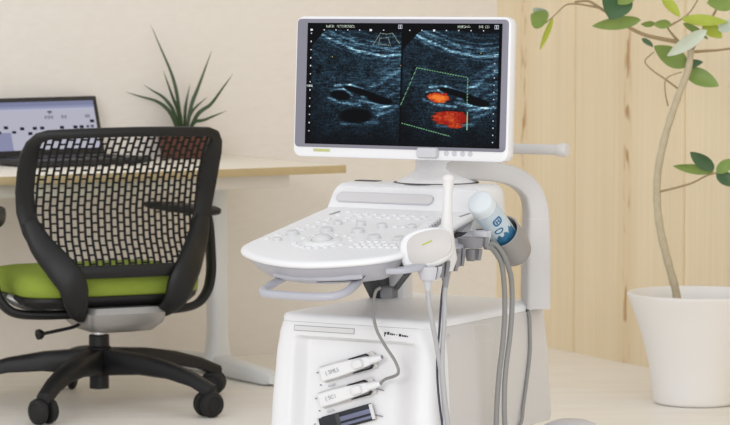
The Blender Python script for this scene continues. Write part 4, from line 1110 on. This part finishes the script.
    for pts, lab in ((A, 'thicker grey cord curving down the cabinet side, the left one of two'), (B, 'thick grey cord curving down the cabinet side, right one of two')):
        mb = MB(); mb.tube(pts, .0062, n=12); o = mb.build('instrument_cable', CABLE, None, 'M', origin=to_world(pts[0], 'M')); tag(o, lab, 'cable')
probes()

# ================================================================== PLANTER TREE
def planter():
    D0 = 9.27; cx = 1.028
    t = thing('potted_tree', 'slender bare stemmed tree in a white flared pot by the pine wall', 'plant', (cx, D0, 0))
    mb = MB(); mb.lathe([(.122, .0), (.129, .003), (.132, .012), (.1345, .04), (.139, .08), (.146, .12), (.156, .165), (.168, .21), (.184, .26), (.199, .30), (.211, .33), (.2145, .338), (.214, .343), (.209, .345), (.202, .341), (.190, .318), (.172, .27), (.16, .24)], (cx, D0, .001), n=64)
    mb.build('pot', POTW, t, smooth=60)
    mb = MB(); mb.lathe([(.170, .26), (.174, .278), (.10, .284), (.002, .286)], (cx, D0, .001), n=40); mb.build('soil', SOIL, t)
    P = lambda x, y, d=0: at(x, y, D0+d)
    tr = smooth_path([Vector((.97, D0, .278)), P(676, 292), P(668, 262), P(660, 228, .01), P(657, 195, .01), P(659, 165), P(667, 130), P(678, 97, -.01), P(688, 70, -.01), P(691, 50)], 6)
    n = len(tr)
    mb = MB(); mb.tube(tr, [.0132-.003*(i/(n-1)) + .0007*math.sin(i*1.7) for i in range(n)], n=14); mb.build('trunk', BARK, t)
    def br(pts, r0, r1):
        mb = MB(); q = smooth_path(pts, 5); m = len(q); mb.tube(q, [r0+(r1-r0)*i/(m-1) for i in range(m)], n=8); mb.build('branch', TWIG, t)
    br([P(691, 52), P(680, 43, -.01), P(662, 39, -.03), P(645, 35, -.04), P(630, 28, -.05), P(615, 18, -.06), P(600, 8, -.07), P(588, 1, -.07), P(575, 2, -.08)], .0072, .0035)
    br([P(600, 8, -.07), P(590, 6, -.07), P(577, 4, -.08), P(566, 5, -.08), P(556, 14, -.09), P(546, 23, -.09)], .0035, .0018)
    br([P(588, 1, -.07), P(572, -10, -.08), P(560, -22, -.05)], .004, .002)
    br([P(680, 43, -.01), P(672, 34, -.02), P(667, 27, -.04)], .005, .0025)
    br([P(691, 52), P(705, 51, .02), P(720, 50, .04), P(740, 47, .06)], .005, .003)
    br([P(691, 52), P(697, 40, .02), P(704, 28, .04), P(715, 12, .06), P(722, -8, .06)], .006, .003)
    br([P(667, 27, -.04), P(680, 20, -.02), P(690, 12), P(700, -4, .02)], .0035, .002)
    br([P(677, 88), P(665, 79, .03), P(652, 70, .05), P(645, 61, .06), P(654, 52, .06)], .0035, .0018)
    br([P(668, 106), P(665, 90, -.02), P(667, 78, -.03), P(682, 72, -.03)], .0025, .0018)
    br([P(658, 192, .01), P(675, 188, -.01), P(692, 183, -.03), P(706, 176, -.04), P(716, 173, -.05), P(735, 168, -.05)], .0035, .0022)
    # leaves: (base, tip, width in pixels, material, depth, roll)
    sets = {}
    def leaf(bx, by, tx, ty, w, m, d=0, roll=.3, droop=.1):
        sets.setdefault(m.name, (m, MB())); b = sets[m.name][1]
        A, B = P(bx, by, d), P(tx, ty, d-.03); ax = B-A; L = ax.length; ax = ax/L
        view = Vector((0, -1, .05)); side = ax.cross(view).normalized(); nrm = side.cross(ax).normalized()
        side2 = side*math.cos(roll) + nrm*math.sin(roll); nrm2 = side2.cross(ax).normalized()
        hw_ = w/330/2/max(.35, math.cos(roll)); N = 12; rows = []
        for i in range(N+1):
            f = i/N; ww = hw_*max(.0, math.sin(PI*min(1, f**.85*1.0)))**.75 if 0 < f < 1 else 0.0004
            mid = A + ax*L*f + nrm2*(-droop*L*(f*(1-f))*1.2)
            rows.append([mid + side2*ww*k + nrm2*(abs(k)**1.5*ww*.28) for k in (-1, -.5, 0, .5, 1)])
        th = .0009; vs = []; fs = []
        for s in (0, 1):
            for r in rows: vs += [p - nrm2*th*s for p in r]
        S = 5*(N+1)
        for s in (0, 1):
            for i in range(N):
                for k in range(4):
                    q = [s*S+i*5+k, s*S+i*5+k+1, s*S+(i+1)*5+k+1, s*S+(i+1)*5+k]; fs.append(q if s == 0 else q[::-1])
        for i in range(N):
            for k in (0, 4): fs.append([i*5+k, (i+1)*5+k, S+(i+1)*5+k, S+i*5+k])
        b.add(vs, fs)
    leaf(546, 23, 531, 14, 20, LEAFM, -.09, .2)
    leaf(548, 18, 533, 8, 12, LEAFP, -.085, .5)
    leaf(553, 18, 540, 50, 6, LEAFY, -.09, .8)
    leaf(622, -12, 610, 20, 32, LEAFD, -.10, .1)
    leaf(634, -14, 618, 4, 18, LEAFM, -.12, .4)
    leaf(641, 20, 592, 26, 13, LEAFM, -.06, .6)
    leaf(655, 24, 641, 24, 6, LEAFM, -.05, .6)
    leaf(671, 24, 653, 24, 9, LEAFM, -.05, .4)
    leaf(662, -4, 680, 17, 11, LEAFY, -.03, .5)
    leaf(681, 19, 728, 22, 12, LEAFY, -.02, .6)
    leaf(703, 24, 722, 38, 15, LEAFY, .0, .4)
    leaf(683, 23, 708, 39, 8, LEAFM, .01, .9)
    leaf(707, 30, 667, 56, 14, LEAFP, -.08, .3)
    leaf(718, 30, 738, 22, 12, LEAFP, -.02, .4)
    leaf(688, 66, 654, 46, 20, LEAFM, .04, .2)
    leaf(682, 66, 703, 62, 9, LEAFD, .05, .5)
    leaf(684, 70, 719, 86, 18, LEAFM, .05, .2)
    leaf(642, 38, 653, 47, 6, LEAFD, .02, .7)
    leaf(738, -4, 707, 3, 24, LEAFM, -.02, .2)
    leaf(714, 172, 673, 166, 10, LEAFM, -.04, .6)
    leaf(714, 170, 690, 152, 14, LEAFD, -.06, .4)
    leaf(716, 172, 736, 160, 12, LEAFM, -.05, .5)
    leaf(716, 174, 740, 186, 14, LEAFD, -.05, .3)
    # beyond the picture's right edge and top, smaller share of the crown
    leaf(738, 48, 768, 58, 16, LEAFM, .05, .3); leaf(735, 168, 765, 160, 14, LEAFM, -.05, .3); leaf(722, -8, 740, -34, 18, LEAFM, .05, .3); leaf(700, -4, 690, -34, 18, LEAFD, .02, .4)
    leaf(572, -10, 545, -16, 16, LEAFM, -.06, .3); leaf(560, -22, 552, -46, 16, LEAFM, -.05, .3)
    for k, (m, b) in sets.items():
        o = b.build('foliage', m, t, smooth=60)
        o['label'] = {'leaf_mid_green': 'mid green leaves', 'leaf_dark_green': 'dark green leaves', 'leaf_yellow_green': 'yellow green young leaves', 'leaf_pale_silver': 'pale silvery leaves'}[m.name]
planter()

# ================================================================== LIGHT, CAMERA
def area(name, loc, target, size, energy, col=(1, 1, 1)):
    l = bpy.data.lights.new(name, 'AREA'); l.shape = 'RECTANGLE'; l.size, l.size_y = size; l.energy = energy; l.color = col
    o = bpy.data.objects.new(name, l); C.objects.link(o); o.location = loc
    o.rotation_euler = (Vector(target)-Vector(loc)).to_track_quat('-Z', 'Y').to_euler(); return o
area('studio_lamp', (-4.5, -3.5, 4.2), (-.2, 8.9, .5), (4.0, 3.0), 300, (1, 1, 1))
area('studio_lamp', (2.2, -4.5, 2.4), (-.4, 9.2, .4), (3.0, 2.2), 230, (1, 1, 1))
w = bpy.data.worlds.new('daylight'); bpy.context.scene.world = w; w.use_nodes = True
w.node_tree.nodes['Background'].inputs[0].default_value = (.975, .985, 1.0, 1); w.node_tree.nodes['Background'].inputs[1].default_value = .90

cam = bpy.data.cameras.new('camera'); co = bpy.data.objects.new('camera', cam); C.objects.link(co)
co.location = (0, 0, CAMH); co.rotation_euler = (PI/2-PITCH, 0, 0)
cam.sensor_width = 36; cam.lens = FPX*36/730; cam.clip_end = 60
cam.dof.use_dof = True; cam.dof.focus_distance = 7.0; cam.dof.aperture_fstop = 10
sc = bpy.context.scene; sc.camera = co
sc.view_settings.view_transform = 'Standard'; sc.view_settings.look = 'None'; sc.view_settings.gamma = 1; sc.view_settings.exposure = 0
sc.view_settings.use_curve_mapping = False
